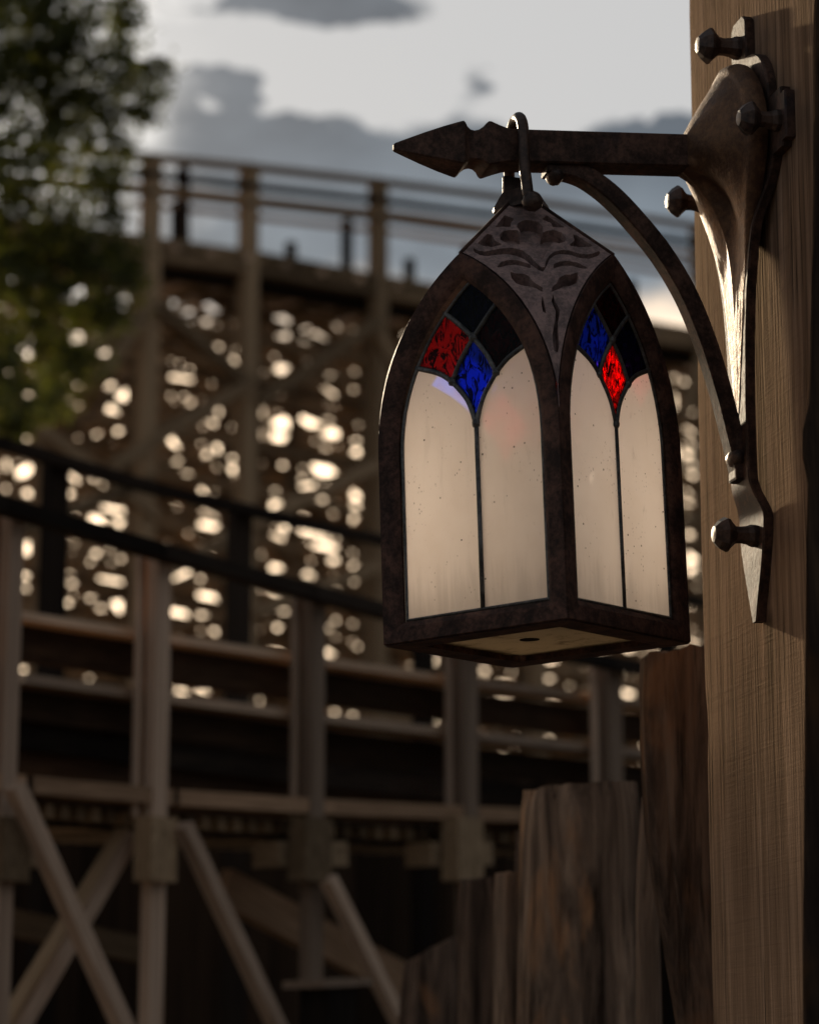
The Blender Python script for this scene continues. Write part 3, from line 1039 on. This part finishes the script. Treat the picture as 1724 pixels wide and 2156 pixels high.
# hanging ring over the arm and its bolt, set in the bracket's plane
hd = Vector((cos(radians(78)), -sin(radians(78)), 0))
AP = Vector((0.115824, 2.69896, 2.57854))
zc = AP.z
path = []
top_r = 0.0275
for (u, z) in ((0.0475, -0.0690), (0.0395, -0.047), (0.0320, -0.028), (0.0290, 0.0), (0.0285, 0.008)):
    path.append((u, z))
for i in range(1, 12):
    a = pi * i / 12
    path.append((0.0285 * cos(a), 0.008 + 0.0285 * sin(a)))
for (u, z) in ((-0.0285, 0.008), (-0.0290, 0.0), (-0.0300, -0.03), (-0.0310, -0.062)):
    path.append((u, z))
pw = [AP + hd * u + Vector((0, 0, z)) + Vector((-0.001 - 0.001 * (u < 0), 0, 0)) for u, z in path]
inv = LT.inverted()
pl_ = [inv @ p for p in smoothpath(pw, 60)]
link('hanging_ring', mesh(*tube(pl_, 0.0060, 14), True), M_BOLT, lan)
bpos = inv @ (AP + hd * 0.0505 + Vector((0.0022, 0, -0.0735)))
link('ring_bolt', mesh(*ball(0.0106, 16, 10, (1.05, 1.05, 0.95), 0.12), True), M_BOLT, lan, Matrix.Translation(bpos))
cpos = inv @ (AP + hd * -0.031 + Vector((-0.002, 0, -0.064)))
link('ring_bolt', mesh(*ball(0.0090, 16, 10, (1.05, 1.05, 0.95), 0.12), True), M_BOLT, lan, Matrix.Translation(cpos))
# strap tongue behind the ring
link('hanger_tongue', bevel_box(-0.010, 0.010, -0.003, 0.003, 0, 0.055, 0.0012), M_BOLT, lan,
     mworld=Matrix.Translation(AP + hd * -0.018 + Vector((-0.0025, 0, -0.078))) @ Matrix.Rotation(YAW + pi / 2 + 0.2, 4, 'Z'))

# ------------------------------------------------------------------ palisade logs


def log(name, rows, Y, mat, label, top_slope=0.0, square=2.0, lump=0.06, seed=0, flat=1.0, group=None, split=0.0):
    """rows: (y, xl, xr) in the picture, on the vertical plane at distance Y; goes down to the ground"""
    R = []
    for (y, xl, xr) in rows:
        a, b = at_y(xl, y, Y), at_y(xr, y, Y)
        R.append((a.z, (a.x + b.x) / 2, (b.x - a.x) / 2))
    (za, xa, ra), (zb, xb, rb) = R[-2], R[-1]
    k = min((zb + 0.1) / max(za - zb, 0.05), 3.0)
    R.append((-0.1, xb + (xb - xa) * k * 0.4, rb * 1.04))
    nz, nt = 90, 44
    ztop, zbot = R[0][0], R[-1][0]
    base = Vector((R[-1][1], Y + R[-1][2] * flat, 0.0))
    secs = []

    def at(z):
        for (z1, x1, r1), (z2, x2, r2) in zip(R, R[1:]):
            if z <= z1 + 1e-9 and z >= z2 - 1e-9:
                f = (z1 - z) / max(z1 - z2, 1e-6)
                return x1 + (x2 - x1) * f, r1 + (r2 - r1) * f
        return R[-1][1:]
    for i in range(nz + 1):
        f = i / nz
        z = ztop + (zbot - ztop) * f ** 1.5
        cx, r = at(z)
        r *= 1 - 0.05 * exp(-((ztop - z) / 0.02))
        ring = []
        for j in range(nt):
            a = 2 * pi * j / nt
            c, s = cos(a), sin(a)
            q = (abs(c) ** square + abs(s) ** square) ** (-1 / square)
            nn = noise.noise(Vector((c * 2.2 + seed, s * 2.2, z * 0.9))) * lump + noise.noise(Vector((c * 9 + seed, s * 9, z * 2.6))) * lump * 0.5
            fur = noise.noise(Vector((c * 22, s * 22 + seed, z * 3.0)))
            nn += -abs(fur) * lump * 0.55
            if split:
                dd = (a - 4.2 + 0.3 * noise.noise(Vector((0, seed, z * 2)))) / 0.09
                nn -= split * exp(-dd * dd)
            rr = r * q * (1 + nn)
            x = cx + rr * c
            y = base.y + rr * flat * s
            zz = z + (top_slope * (x - cx) + 0.005 * noise.noise(Vector((c * 2 + seed, s * 3, 5)))) * max(0, 1 - f * 4)
            ring.append(Vector((x, y, zz)) - base)
        secs.append(ring)
    # domed, eased top edge
    top = secs[0]
    cen = sum(top, Vector()) / nt
    pre = []
    for sft, up in ((0.0, 0.006), (0.55, 0.0075), (0.93, 0.006)):
        pre.append([p + (cen - p) * sft + Vector((0, 0, up + 0.004 * noise.noise(Vector((j * 0.6, sft * 7, seed))))) for j, p in enumerate(top)])
    secs = pre[::-1] + secs
    V, Fc = loft(secs)
    o = link(name, mesh(V, Fc, True, 55), mat, None, Matrix.Translation(base))
    tag(o, label, 'log', group)
    return o


G_PAL = 'palisade logs beside the post'
log('palisade_log', [(1376, 1351, 1530), (1600, 1356, 1535), (1750, 1366, 1540), (1900, 1388, 1545), (2156, 1432, 1560)], 3.22, M_LOG,
    'tall dark split log right behind the timber post, leaning with a sunlit left edge', 0.14, 3.2, 0.075, 3.1, 0.8, G_PAL, 0.14)
log('palisade_log', [(1654, 1102, 1362), (1720, 1100, 1364), (1900, 1096, 1366), (2156, 1090, 1368)], 3.75, M_LOG2,
    'thick round log with flat weathered top, widest of the palisade', 0.06, 2.0, 0.055, 8.4, 1.0, G_PAL, 0.16)
log('split_log', [(1692, 1352, 1376), (1800, 1344, 1384), (1900, 1340, 1388), (2156, 1342, 1396)], 3.5, M_LOG2,
    'narrow split slat of pale wood wedged between the widest log and the tall split log', -0.3, 2.6, 0.10, 5.5, 0.8, G_PAL)
log('palisade_log', [(1756, 1086, 1150), (1900, 1083, 1152), (2156, 1080, 1155)], 4.25, M_LOG,
    'slim dark log rising just behind the left edge of the widest log', 0.1, 2.4, 0.08, 12.5, 1.0, G_PAL)
log('palisade_log', [(1846, 1042, 1128), (1950, 1040, 1130), (2156, 1038, 1132)], 3.95, M_LOG2,
    'short brown log standing close against the left side of the widest log', 0.05, 2.6, 0.07, 15.2, 0.9, G_PAL)
log('palisade_log', [(1858, 966, 1046), (1950, 964, 1046), (2156, 962, 1048)], 4.3, M_LOG,
    'short near-black square log, second from the left end of the palisade', 0.08, 3.0, 0.05, 18.7, 0.9, G_PAL)
log('palisade_log', [(2005, 848, 966), (2080, 842, 968), (2156, 838, 970)], 4.7, M_LOG,
    'lowest log at the left end of the palisade with a slanting top', 0.55, 2.2, 0.06, 23.3, 0.9, G_PAL)
log('bark_log', [(-60, 1717, 2050), (200, 1718, 2050), (500, 1716, 2050), (800, 1709, 2050), (872, 1706, 2050), (905, 1692, 2045), (960, 1695, 2045), (1010, 1706, 2048), (1100, 1703, 2050), (1500, 1699, 2050), (2000, 1697, 2050), (2156, 1697, 2052)],
    2.40, M_BARK, 'rough dark bark-covered log at the right edge, in front of the timber post', 0.0, 9.0, 0.02, 31.0, 0.14)

# ------------------------------------------------------------------ beams
cube = bpy.data.meshes.new('beam')
_b = bmesh.new()
bmesh.ops.create_cube(_b, size=1)
_b.to_mesh(cube)
_b.free()
BEAM = {}


def beam(name, a, b, w, th, nrm, mat, parent, over=0.0):
    """square timber from a to b; w in the frame's plane, th along nrm"""
    a, b = Vector(a), Vector(b)
    d = (b - a)
    L = d.length + over * 2
    z = d.normalized()
    y = (nrm - z * nrm.dot(z)).normalized()
    x = y.cross(z)
    c = (a + b) / 2
    m = Matrix(((x.x * w, y.x * th, z.x * L, c.x), (x.y * w, y.y * th, z.y * L, c.y), (x.z * w, y.z * th, z.z * L, c.z), (0, 0, 0, 1)))
    me = BEAM.get(mat.name)
    if me is None:
        me = cube.copy()
        me.materials.append(mat)
        BEAM[mat.name] = me
    return link(name, me, None, parent, mworld=m)


# ------------------------------------------------------------------ near track
def hpos(x, d):
    """horizontal position at picture column x, depth d along the ground"""
    return Vector(((x - 862) / F * d * cos(PITCH) * 1.0, d, 0))


SN = 0.60                                  # the lower track stands about six metres off
q0, q1 = hpos(320, 10.0 * SN), hpos(1270, 12.3 * SN)
q1.z = q0.z = 0
tdir = (q1 - q0).normalized()
NTN = Vector((-tdir.y, tdir.x, 0))          # away from the camera
if NTN.y < 0: NTN = -NTN


def nt(x, y, off=0.0):
    return on_plane(x, y, q0 + NTN * off, NTN)


def px(x, off=0.0):
    """size of one picture pixel on the near track plane at column x"""
    p = nt(x, 1600, off)
    return (p - CAM).dot(FR) / F


trk = empty('coaster_track', Matrix.Translation((q0.x, q0.y, 0)), 'lower wooden coaster track with grey posts, handrails and stacked boards', 'coaster track')
post_x = [(-305, 985), (12, 1062), (322, 1160), (647, 1245), (968, 1330), (1272, 1398), (1560, 1450)]
for (x, yt) in post_x:
    s = px(max(x, 0))
    top = nt(x, yt)
    foot = Vector((top.x, top.y, -0.1))
    # two boards with a dark packing strip between
    tx, nx = abs(tdir.x), abs(NTN.x)
    for (o, wd, th, mt, nm, dp) in ((14, 50, 0.033, M_GREY, 'post', 0.0), (-16, 16, 0.012, M_GREY, 'post_board', 0.014), (6, 30, 0.012, M_RUST, 'packing_strip', 0.034)):
        c = top + tdir * (o * s / tx) + NTN * dp
        low = -0.1 if nm == 'post' else nt(x, 1722).z
        beam(nm, c, (c.x, c.y, low), max(wd * s - th * nx, 0.005) / tx, th, NTN, mt, trk)
    # knuckle block where the cross beam bears on the post
    b = nt(x + 6, 1790, -0.03)
    beam('bearing_block', b + Vector((0, 0, 66 * s)), b - Vector((0, 0, 66 * s)), (88 * s - 0.054 * nx) / tx, 0.054, NTN, M_TREST, trk)


def run(name, pts, w, th, off, mat, par=trk, n=nt, nrm=NTN):
    for (a, b) in zip(pts, pts[1:]):
        beam(name, n(*a, off * SN), n(*b, off * SN), w * SN, th * SN, nrm, mat, par, 0.01)


R_top = [(-330, 975), (10, 1066), (330, 1160), (650, 1247), (970, 1330), (1280, 1396), (1600, 1450)]
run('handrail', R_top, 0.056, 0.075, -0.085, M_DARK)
R1 = [(-330, 1240), (10, 1299), (320, 1347), (650, 1396), (970, 1440), (1280, 1478), (1600, 1512)]
R2 = [(-330, 1388), (10, 1432), (320, 1474), (650, 1516), (970, 1552), (1280, 1585), (1600, 1614)]
R3 = [(-330, 1610), (10, 1645), (320, 1672), (650, 1692), (970, 1706), (1280, 1716), (1600, 1724)]
sh = lambda R, d: [(x, y + d) for x, y in R]
run('upper_rail', R1, 0.030, 0.16, 0.16, M_RAIL)
run('side_board', sh(R1, 50), 0.135, 0.04, 0.20, M_BLACK)
run('middle_rail', R2, 0.036, 0.18, 0.15, M_RAIL)
run('side_board', sh(R2, 48), 0.115, 0.04, 0.21, M_BLACK)
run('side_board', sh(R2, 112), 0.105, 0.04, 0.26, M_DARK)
run('side_board', sh(R2, 168), 0.10, 0.04, 0.32, M_BLACK)
run('walkway_edge', sh(R3, 12), 0.060, 0.26, 0.11, M_RUST)
run('walkway_joist', sh(R3, 62), 0.075, 0.08, 0.22, M_DARK)
# tie ends under the walkway
for i in range(46):
    x = -60 + i * 33
    f = 0
    for (a, b) in zip(R3, R3[1:]):
        if a[0] <= x < b[0]:
            f = a[1] + (b[1] - a[1]) * (x - a[0]) / (b[0] - a[0])
    if f:
        c = nt(x, f + 54, 0.06)
        beam('tie', c, c + NTN * 0.54, 0.023, 0.03, Vector((0, 0, 1)), M_TREST, trk)
# rail of the far side of the same track
R_far = [(-330, 860), (10, 936), (330, 1030), (650, 1104), (970, 1175), (1280, 1235), (1600, 1290)]
ff = lambda x, y, off=0.0: nt(x, y, 1.6 * SN + off)
run('far_handrail', R_far, 0.050, 0.06, 0.0, M_DARK, n=ff)
for x, y0 in ((-90, 905), (118, 970), (505, 1075), (890, 1155), (1400, 1250)):
    a = ff(x, y0, 0.05)
    beam('far_post', a, (a.x, a.y, -0.1), 0.07, 0.036, NTN, M_DARK, trk)
# braces below
for (x0, y0, x1, y1, w, mt, off) in ((30, 1655, 290, 2230, 0.058, M_GREY, -0.12), (275, 1762, 20, 2200, 0.050, M_GREY, 0.10), (262, 1752, 0, 2180, 0.045, M_TREST, 0.13),
                                    (385, 1738, 610, 2220, 0.052, M_GREY, -0.12), (690, 1850, 860, 2190, 0.052, M_GREY, -0.1), (1010, 1880, 1180, 2190, 0.052, M_GREY, -0.1),
                                    (470, 1868, 850, 2070, 0.155, M_RUST, 0.55), (-40, 1930, 330, 2010, 0.10, M_TREST, 0.6)):
    beam('brace', nt(x0, y0, off * SN), nt(x1, y1, off * SN), w * SN, 0.036, NTN, mt, trk)
for (x0, x1, y) in ((560, 705, 1800), (880, 1010, 1800), (1200, 1320, 1800), (-60, 60, 1800)):
    a, b = nt(x0, y, 0.05), nt(x1, y, 0.05)
    beam('cross_cap', a, b, 0.06, 0.085, NTN, M_TREST, trk)
sb = empty('planter_box', Matrix.Translation(Vector((nt(690, 2085, -0.3).x, nt(690, 2085, -0.3).y, 0))), 'small pale-topped box low beneath the lower coaster track', 'box')
p = nt(690, 2072, -0.3)
beam('lid', nt(638, 2074, -0.3), nt(742, 2068, -0.3), 0.017, 0.12, NTN, M_GREY, sb)
a, b = nt(690, 2082, -0.3), nt(690, 2082, -0.3)
beam('box_side', (a.x, a.y, a.z), (a.x, a.y, -0.05), 0.09, 0.09, NTN, M_DARK, sb)

# added dark boards that stand in for the deep shade under the track
backdrop = empty('added_dark_boards', Matrix.Translation(Vector((nt(700, 1800, 1.56).x, nt(700, 1800, 1.56).y, 0))), 'added dark upright boards standing in for the shade behind the lower coaster track', 'backdrop')
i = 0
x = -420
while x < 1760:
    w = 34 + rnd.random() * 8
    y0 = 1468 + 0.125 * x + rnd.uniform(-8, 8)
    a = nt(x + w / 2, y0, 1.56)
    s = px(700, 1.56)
    beam('board', a, (a.x, a.y, -0.1), (w - 2.0) * s / abs(tdir.x) * 1.02, 0.02 + 0.008 * rnd.random(), NTN, M_BLACK, backdrop)
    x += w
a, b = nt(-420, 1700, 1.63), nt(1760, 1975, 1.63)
beam('backdrop_rail', a, b, 0.06, 0.05, NTN, M_BLACK, backdrop)

# ------------------------------------------------------------------ high track on its trestle
g0, g1 = hpos(0, 22.0), hpos(1450, 27.5)
gdir = (g1 - g0).normalized()
GN = Vector((-gdir.y, gdir.x, 0))
if GN.y < 0: GN = -GN


def ft(x, y, off=0.0):
    return on_plane(x, y, g0 + GN * off, GN)


hi = empty('high_coaster_track', Matrix.Translation((g0.x, g0.y, 0)), 'high wooden coaster track against the sky with double handrails and timber posts', 'coaster track')


def frun(name, pts, w, th, off, mat):
    for (a, b) in zip(pts, pts[1:]):
        beam(name, ft(*a, off), ft(*b, off), w, th, GN, mat, hi, 0.02)


XS = (-40, 320, 525, 796, 1120, 1470, 1850)
T1 = [(XS[k], y) for k, y in enumerate((300, 331, 351, 382, 424, 476, 538))]
T2 = [(XS[k], y) for k, y in enumerate((340, 367, 391, 420, 462, 512, 570))]
T3 = [(XS[k], y) for k, y in enumerate((382, 405, 429, 458, 505, 560, 622))]
TB = [(XS[k], y) for k, y in enumerate((482, 532, 560, 610, 664, 722, 790))]
frun('handrail', T1, 0.055, 0.10, -0.06, M_TREST)
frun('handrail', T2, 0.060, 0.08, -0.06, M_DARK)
frun('middle_rail', T3, 0.040, 0.08, -0.06, M_TREST)
# rails of the far side of the walkway
frun('far_handrail', [(x + 30, y + 6) for x, y in T1], 0.05, 0.08, 1.3, M_DARK)
frun('far_handrail', [(x + 30, y + 30) for x, y in T2], 0.05, 0.08, 1.3, M_TREST)
frun('far_handrail', [(x + 30, y + 30) for x, y in T3], 0.035, 0.08, 1.3, M_GREY)
frun('track_beam', TB, 0.22, 0.30, 0.10, M_TREST)
frun('track_beam', [(x, y + 34) for x, y in TB], 0.12, 0.24, 0.2, M_DARK)
for k, x in enumerate(range(-20, 1800, 26)):
    yy = np.interp(x, [p[0] for p in TB], [p[1] for p in TB])
    a = ft(x, yy - 18, -0.10)
    beam('track_tie', a, a + GN * 1.5, 0.07, 0.06, Vector((0, 0, 1)), M_TREST if k % 3 else M_RAIL, hi)
for (x, y) in ((372, 425), (386, 352), (612, 510), (730, 462), (985, 520), (862, 545), (1330, 590)):
    a = ft(x, y, 1.3)
    yy = np.interp(x, [p[0] for p in TB], [p[1] for p in TB])
    beam('far_post', a, ft(x, yy, 1.3), 0.085, 0.09, GN, M_DARK, hi)
for k, x in enumerate(XS[1:-1]):
    a = ft(x, T1[k + 1][1] - 4, -0.02)
    beam('post', a, (a.x, a.y, -0.1), 0.135, 0.15, GN, M_TREST, hi)
# long raking braces on the near side of the trestle
for (x0, y0, x1, y1) in ((233, 985, 535, 800), (545, 848, 800, 672), (530, 1105, 830, 962), (90, 905, 330, 1085), (205, 800, 320, 640), (150, 760, 300, 660), (796, 700, 900, 900),
                         (330, 640, 520, 805), (1440, 880, 1490, 700), (1120, 1250, 1470, 1090), (-40, 1150, 320, 1010), (300, 1240, 520, 1110), (530, 1290, 800, 1190)):
    beam('raking_brace', ft(x0, y0, -0.12), ft(x1, y1, -0.12), 0.105, 0.08, GN, M_TREST, hi)

ORD = ['front', 'second', 'third', 'fourth', 'rearmost']
tr_rng = random.Random(21)
for L in range(5):
    off = 0.9 + L * 1.8
    tr = empty('timber_trestle', Matrix.Translation(g0 + GN * off), ORD[L] + ' row of crossed brown trestle timbers under the high coaster track', 'trestle', 'trestle rows under the high track')
    xs = [-60 + 25 * L]
    while xs[-1] < 1640:
        xs.append(xs[-1] + tr_rng.choice((120, 155, 190, 215)) * tr_rng.uniform(0.9, 1.1))
    top = lambda x: float(np.interp(x, [p[0] for p in TB], [p[1] for p in TB])) + 40 + L * 6
    tilt = tr_rng.uniform(-0.03, 0.03)
    ys = [0.0]
    while ys[-1] < 950:
        ys.append(ys[-1] + tr_rng.choice((85, 110, 140)) * tr_rng.uniform(0.9, 1.1))
    lev = [(lambda x, q=q: top(x) + q + tilt * (x - 700) * (q > 0)) for q in ys]
    NR = len(lev)
    for k, x in enumerate(xs):
        a = ft(x, top(x) - 10, off)
        beam('post', a, (a.x, a.y, -0.1), tr_rng.uniform(0.07, 0.11), 0.08, GN, M_TREST, tr)
    for r in range(NR):
        k = 0
        while k < len(xs) - 1:
            e = min(k + tr_rng.randint(1, 4), len(xs) - 1)
            x0, x1 = xs[k], xs[e]
            if r == 0 or tr_rng.random() < 0.86:
                beam('ledger', ft(x0, lev[r](x0), off - 0.1), ft(x1, lev[r](x1), off - 0.1), tr_rng.uniform(0.045, 0.085), 0.08, GN, M_TREST, tr, 0.06)
            k = e
    for r in range(NR - 1):
        for k in range(len(xs) - 1):
            for up in (0, 1):
                u = tr_rng.random()
                if u > 0.72: continue
                k2 = min(k + (2 if u < 0.12 else 1), len(xs) - 1)
                r2 = min(r + (2 if u > 0.61 else 1), NR - 1)
                x0, x1 = xs[k], xs[k2]
                w = tr_rng.uniform(0.04, 0.075)
                ya, yb = (r, r2) if up else (r2, r)
                beam('diagonal_brace', ft(x0, lev[ya](x0), off + 0.11 + 0.08 * up), ft(x1, lev[yb](x1), off + 0.11 + 0.08 * up), w, 0.07, GN, M_TREST, tr, 0.05)

# ------------------------------------------------------------------ tree
def leaf_mat(name, a, b, ta, tb):
    m, t = new_mat(name)
    geo = t.n('ShaderNodeNewGeometry')
    r = geo.outputs['Random Per Island']
    col = t.mix(r, (*a, 1), (*b, 1))
    tcol = t.mix(r, (*ta, 1), (*tb, 1))
    d = t.n('ShaderNodeBsdfDiffuse', {'Color': col})
    tl = t.n('ShaderNodeBsdfTranslucent', {'Color': tcol})
    g = t.n('ShaderNodeBsdfGlossy', {'Color': (1, 1, 1, 1), 'Roughness': 0.35})
    m1 = t.n('ShaderNodeMixShader', {0: 0.45, 1: d.outputs[0], 2: tl.outputs[0]})
    m2 = t.n('ShaderNodeMixShader', {0: 0.035, 1: m1.outputs[0], 2: g.outputs[0]})
    t.n('ShaderNodeOutputMaterial', {'Surface': m2})
    return m


M_LEAF = leaf_mat('leaf', (0.030, 0.038, 0.009), (0.085, 0.088, 0.020), (0.06, 0.08, 0.008), (0.14, 0.135, 0.018))
M_TRUNK = log_wood('tree_bark', (0.03, 0.022, 0.016), (0.07, 0.05, 0.036), (0.12, 0.09, 0.065))
TY = 16.0
tp = lambda x, y, dy=0.0: at_y(x, y, TY + dy)
troot = tp(-330, 1200)
tree = empty('tree', Matrix.Translation((troot.x, TY, 0)), 'leafy green tree at the upper left in front of the trestle', 'tree')
R2d = random.Random(5)
cl = []
# clumps: x, y, radius in picture pixels, density
for (x, y, r) in ((-180, 80, 190), (30, 60, 120), (120, 30, 70), (265, 55, 42), (255, 100, 40), (330, 150, 36), (300, 185, 46), (215, 150, 70), (120, 160, 90), (230, 225, 60),
                  (300, 235, 30), (40, 210, 100), (-150, 300, 220), (130, 290, 80), (255, 300, 40), (50, 360, 100), (230, 370, 50), (150, 430, 75), (240, 450, 30), (40, 490, 95), (160, 520, 80),
                  (250, 540, 55), (280, 585, 40), (60, 600, 100), (180, 630, 80), (-140, 560, 220), (240, 660, 45), (90, 720, 95), (170, 760, 65), (30, 820, 80), (110, 840, 50), (-130, 780, 170), (20, 900, 45), (265, 15, 26), (-60, -120, 160), (130, -80, 90), (60, 0, 110), (150, 85, 62), (0, 130, 120), (200, 20, 40), (170, 240, 70)):
    cl.append((x, y, r))
V, Fc = [], []
sp = TY / F / cos(PITCH)


def add_leaf(p, s):
    n = Vector((R2d.gauss(0, 1), R2d.gauss(0, 1), R2d.gauss(0, 1) + 0.6)).normalized()
    a = n.orthogonal().normalized()
    a = Matrix.Rotation(R2d.random() * 2 * pi, 3, n) @ a
    b = n.cross(a)
    o = len(V)
    V.extend([p - a * s, p + b * s * 0.45 - a * s * 0.1 + n * s * 0.08, p + a * s, p - b * s * 0.45 - a * s * 0.1 + n * s * 0.08])
    Fc.append((o, o + 1, o + 2, o + 3))


for (x, y, r) in cl:
    c = tp(x, y, R2d.uniform(-0.5, 0.5))
    rr = r * sp
    # twigs inside a clump: leaves gather along short twigs, so gaps stay open
    for q in range(int(6 + r * r / 165)):
        d = Vector((R2d.gauss(0, 1), R2d.gauss(0, 1), R2d.gauss(0, 1))).normalized() * rr * (R2d.random() ** 0.45)
        a = c + Vector((d.x, d.y * 1.6, d.z))
        t2 = Vector((R2d.gauss(0, 1), R2d.gauss(0, 1), R2d.gauss(0, 0.7))).normalized()
        ln = R2d.uniform(0.10, 0.26)
        for k in range(R2d.randint(9, 17)):
            p = a + t2 * ln * R2d.uniform(-0.5, 0.5) + Vector((R2d.gauss(0, 1), R2d.gauss(0, 1), R2d.gauss(0, 1))) * 0.035
            add_leaf(p, R2d.uniform(0.022, 0.042))
lm = bpy.data.meshes.new('crown')
tb = MW[tree].inverted()
lm.from_pydata([tuple(tb @ v) for v in V], [], Fc)
crown = link('crown', lm, M_LEAF, tree)
print('leaves', len(Fc))
# trunk and limbs
limbs = []
trunk_pts = [Vector((troot.x, TY, -0.1)), Vector((troot.x + 0.05, TY, 2.5)), tp(-300, 700), tp(-240, 350), tp(-200, 0), tp(-190, -180)]
parts = [tube(smoothpath(trunk_pts, 24), [0.17 - 0.15 * i / 24 for i in range(25)], 12)]
for (x0, y0, x1, y1, x2, y2, r) in ((-290, 640, -80, 520, 140, 500, 0.05), (-270, 500, -60, 330, 200, 180, 0.05), (-240, 340, -60, 150, 120, 60, 0.045), (-295, 700, -120, 720, 90, 730, 0.045),
                                   (-210, 120, -80, -20, 60, -80, 0.035), (-60, 330, 100, 330, 240, 350, 0.028), (-80, 520, 100, 600, 270, 570, 0.028), (80, 210, 210, 120, 262, 40, 0.02), (120, 200, 240, 200, 330, 160, 0.02)):
    P = smoothpath([tp(x0, y0), tp(x1, y1, R2d.uniform(-.3, .3)), tp(x2, y2, R2d.uniform(-.3, .3))], 12)
    parts.append(tube(P, [r * (1 - 0.85 * i / 12) for i in range(13)], 8))
Vt, Ft = join(*parts)
link('trunk', mesh([tb @ Vector(v) for v in Vt], Ft, True), M_TRUNK, tree)
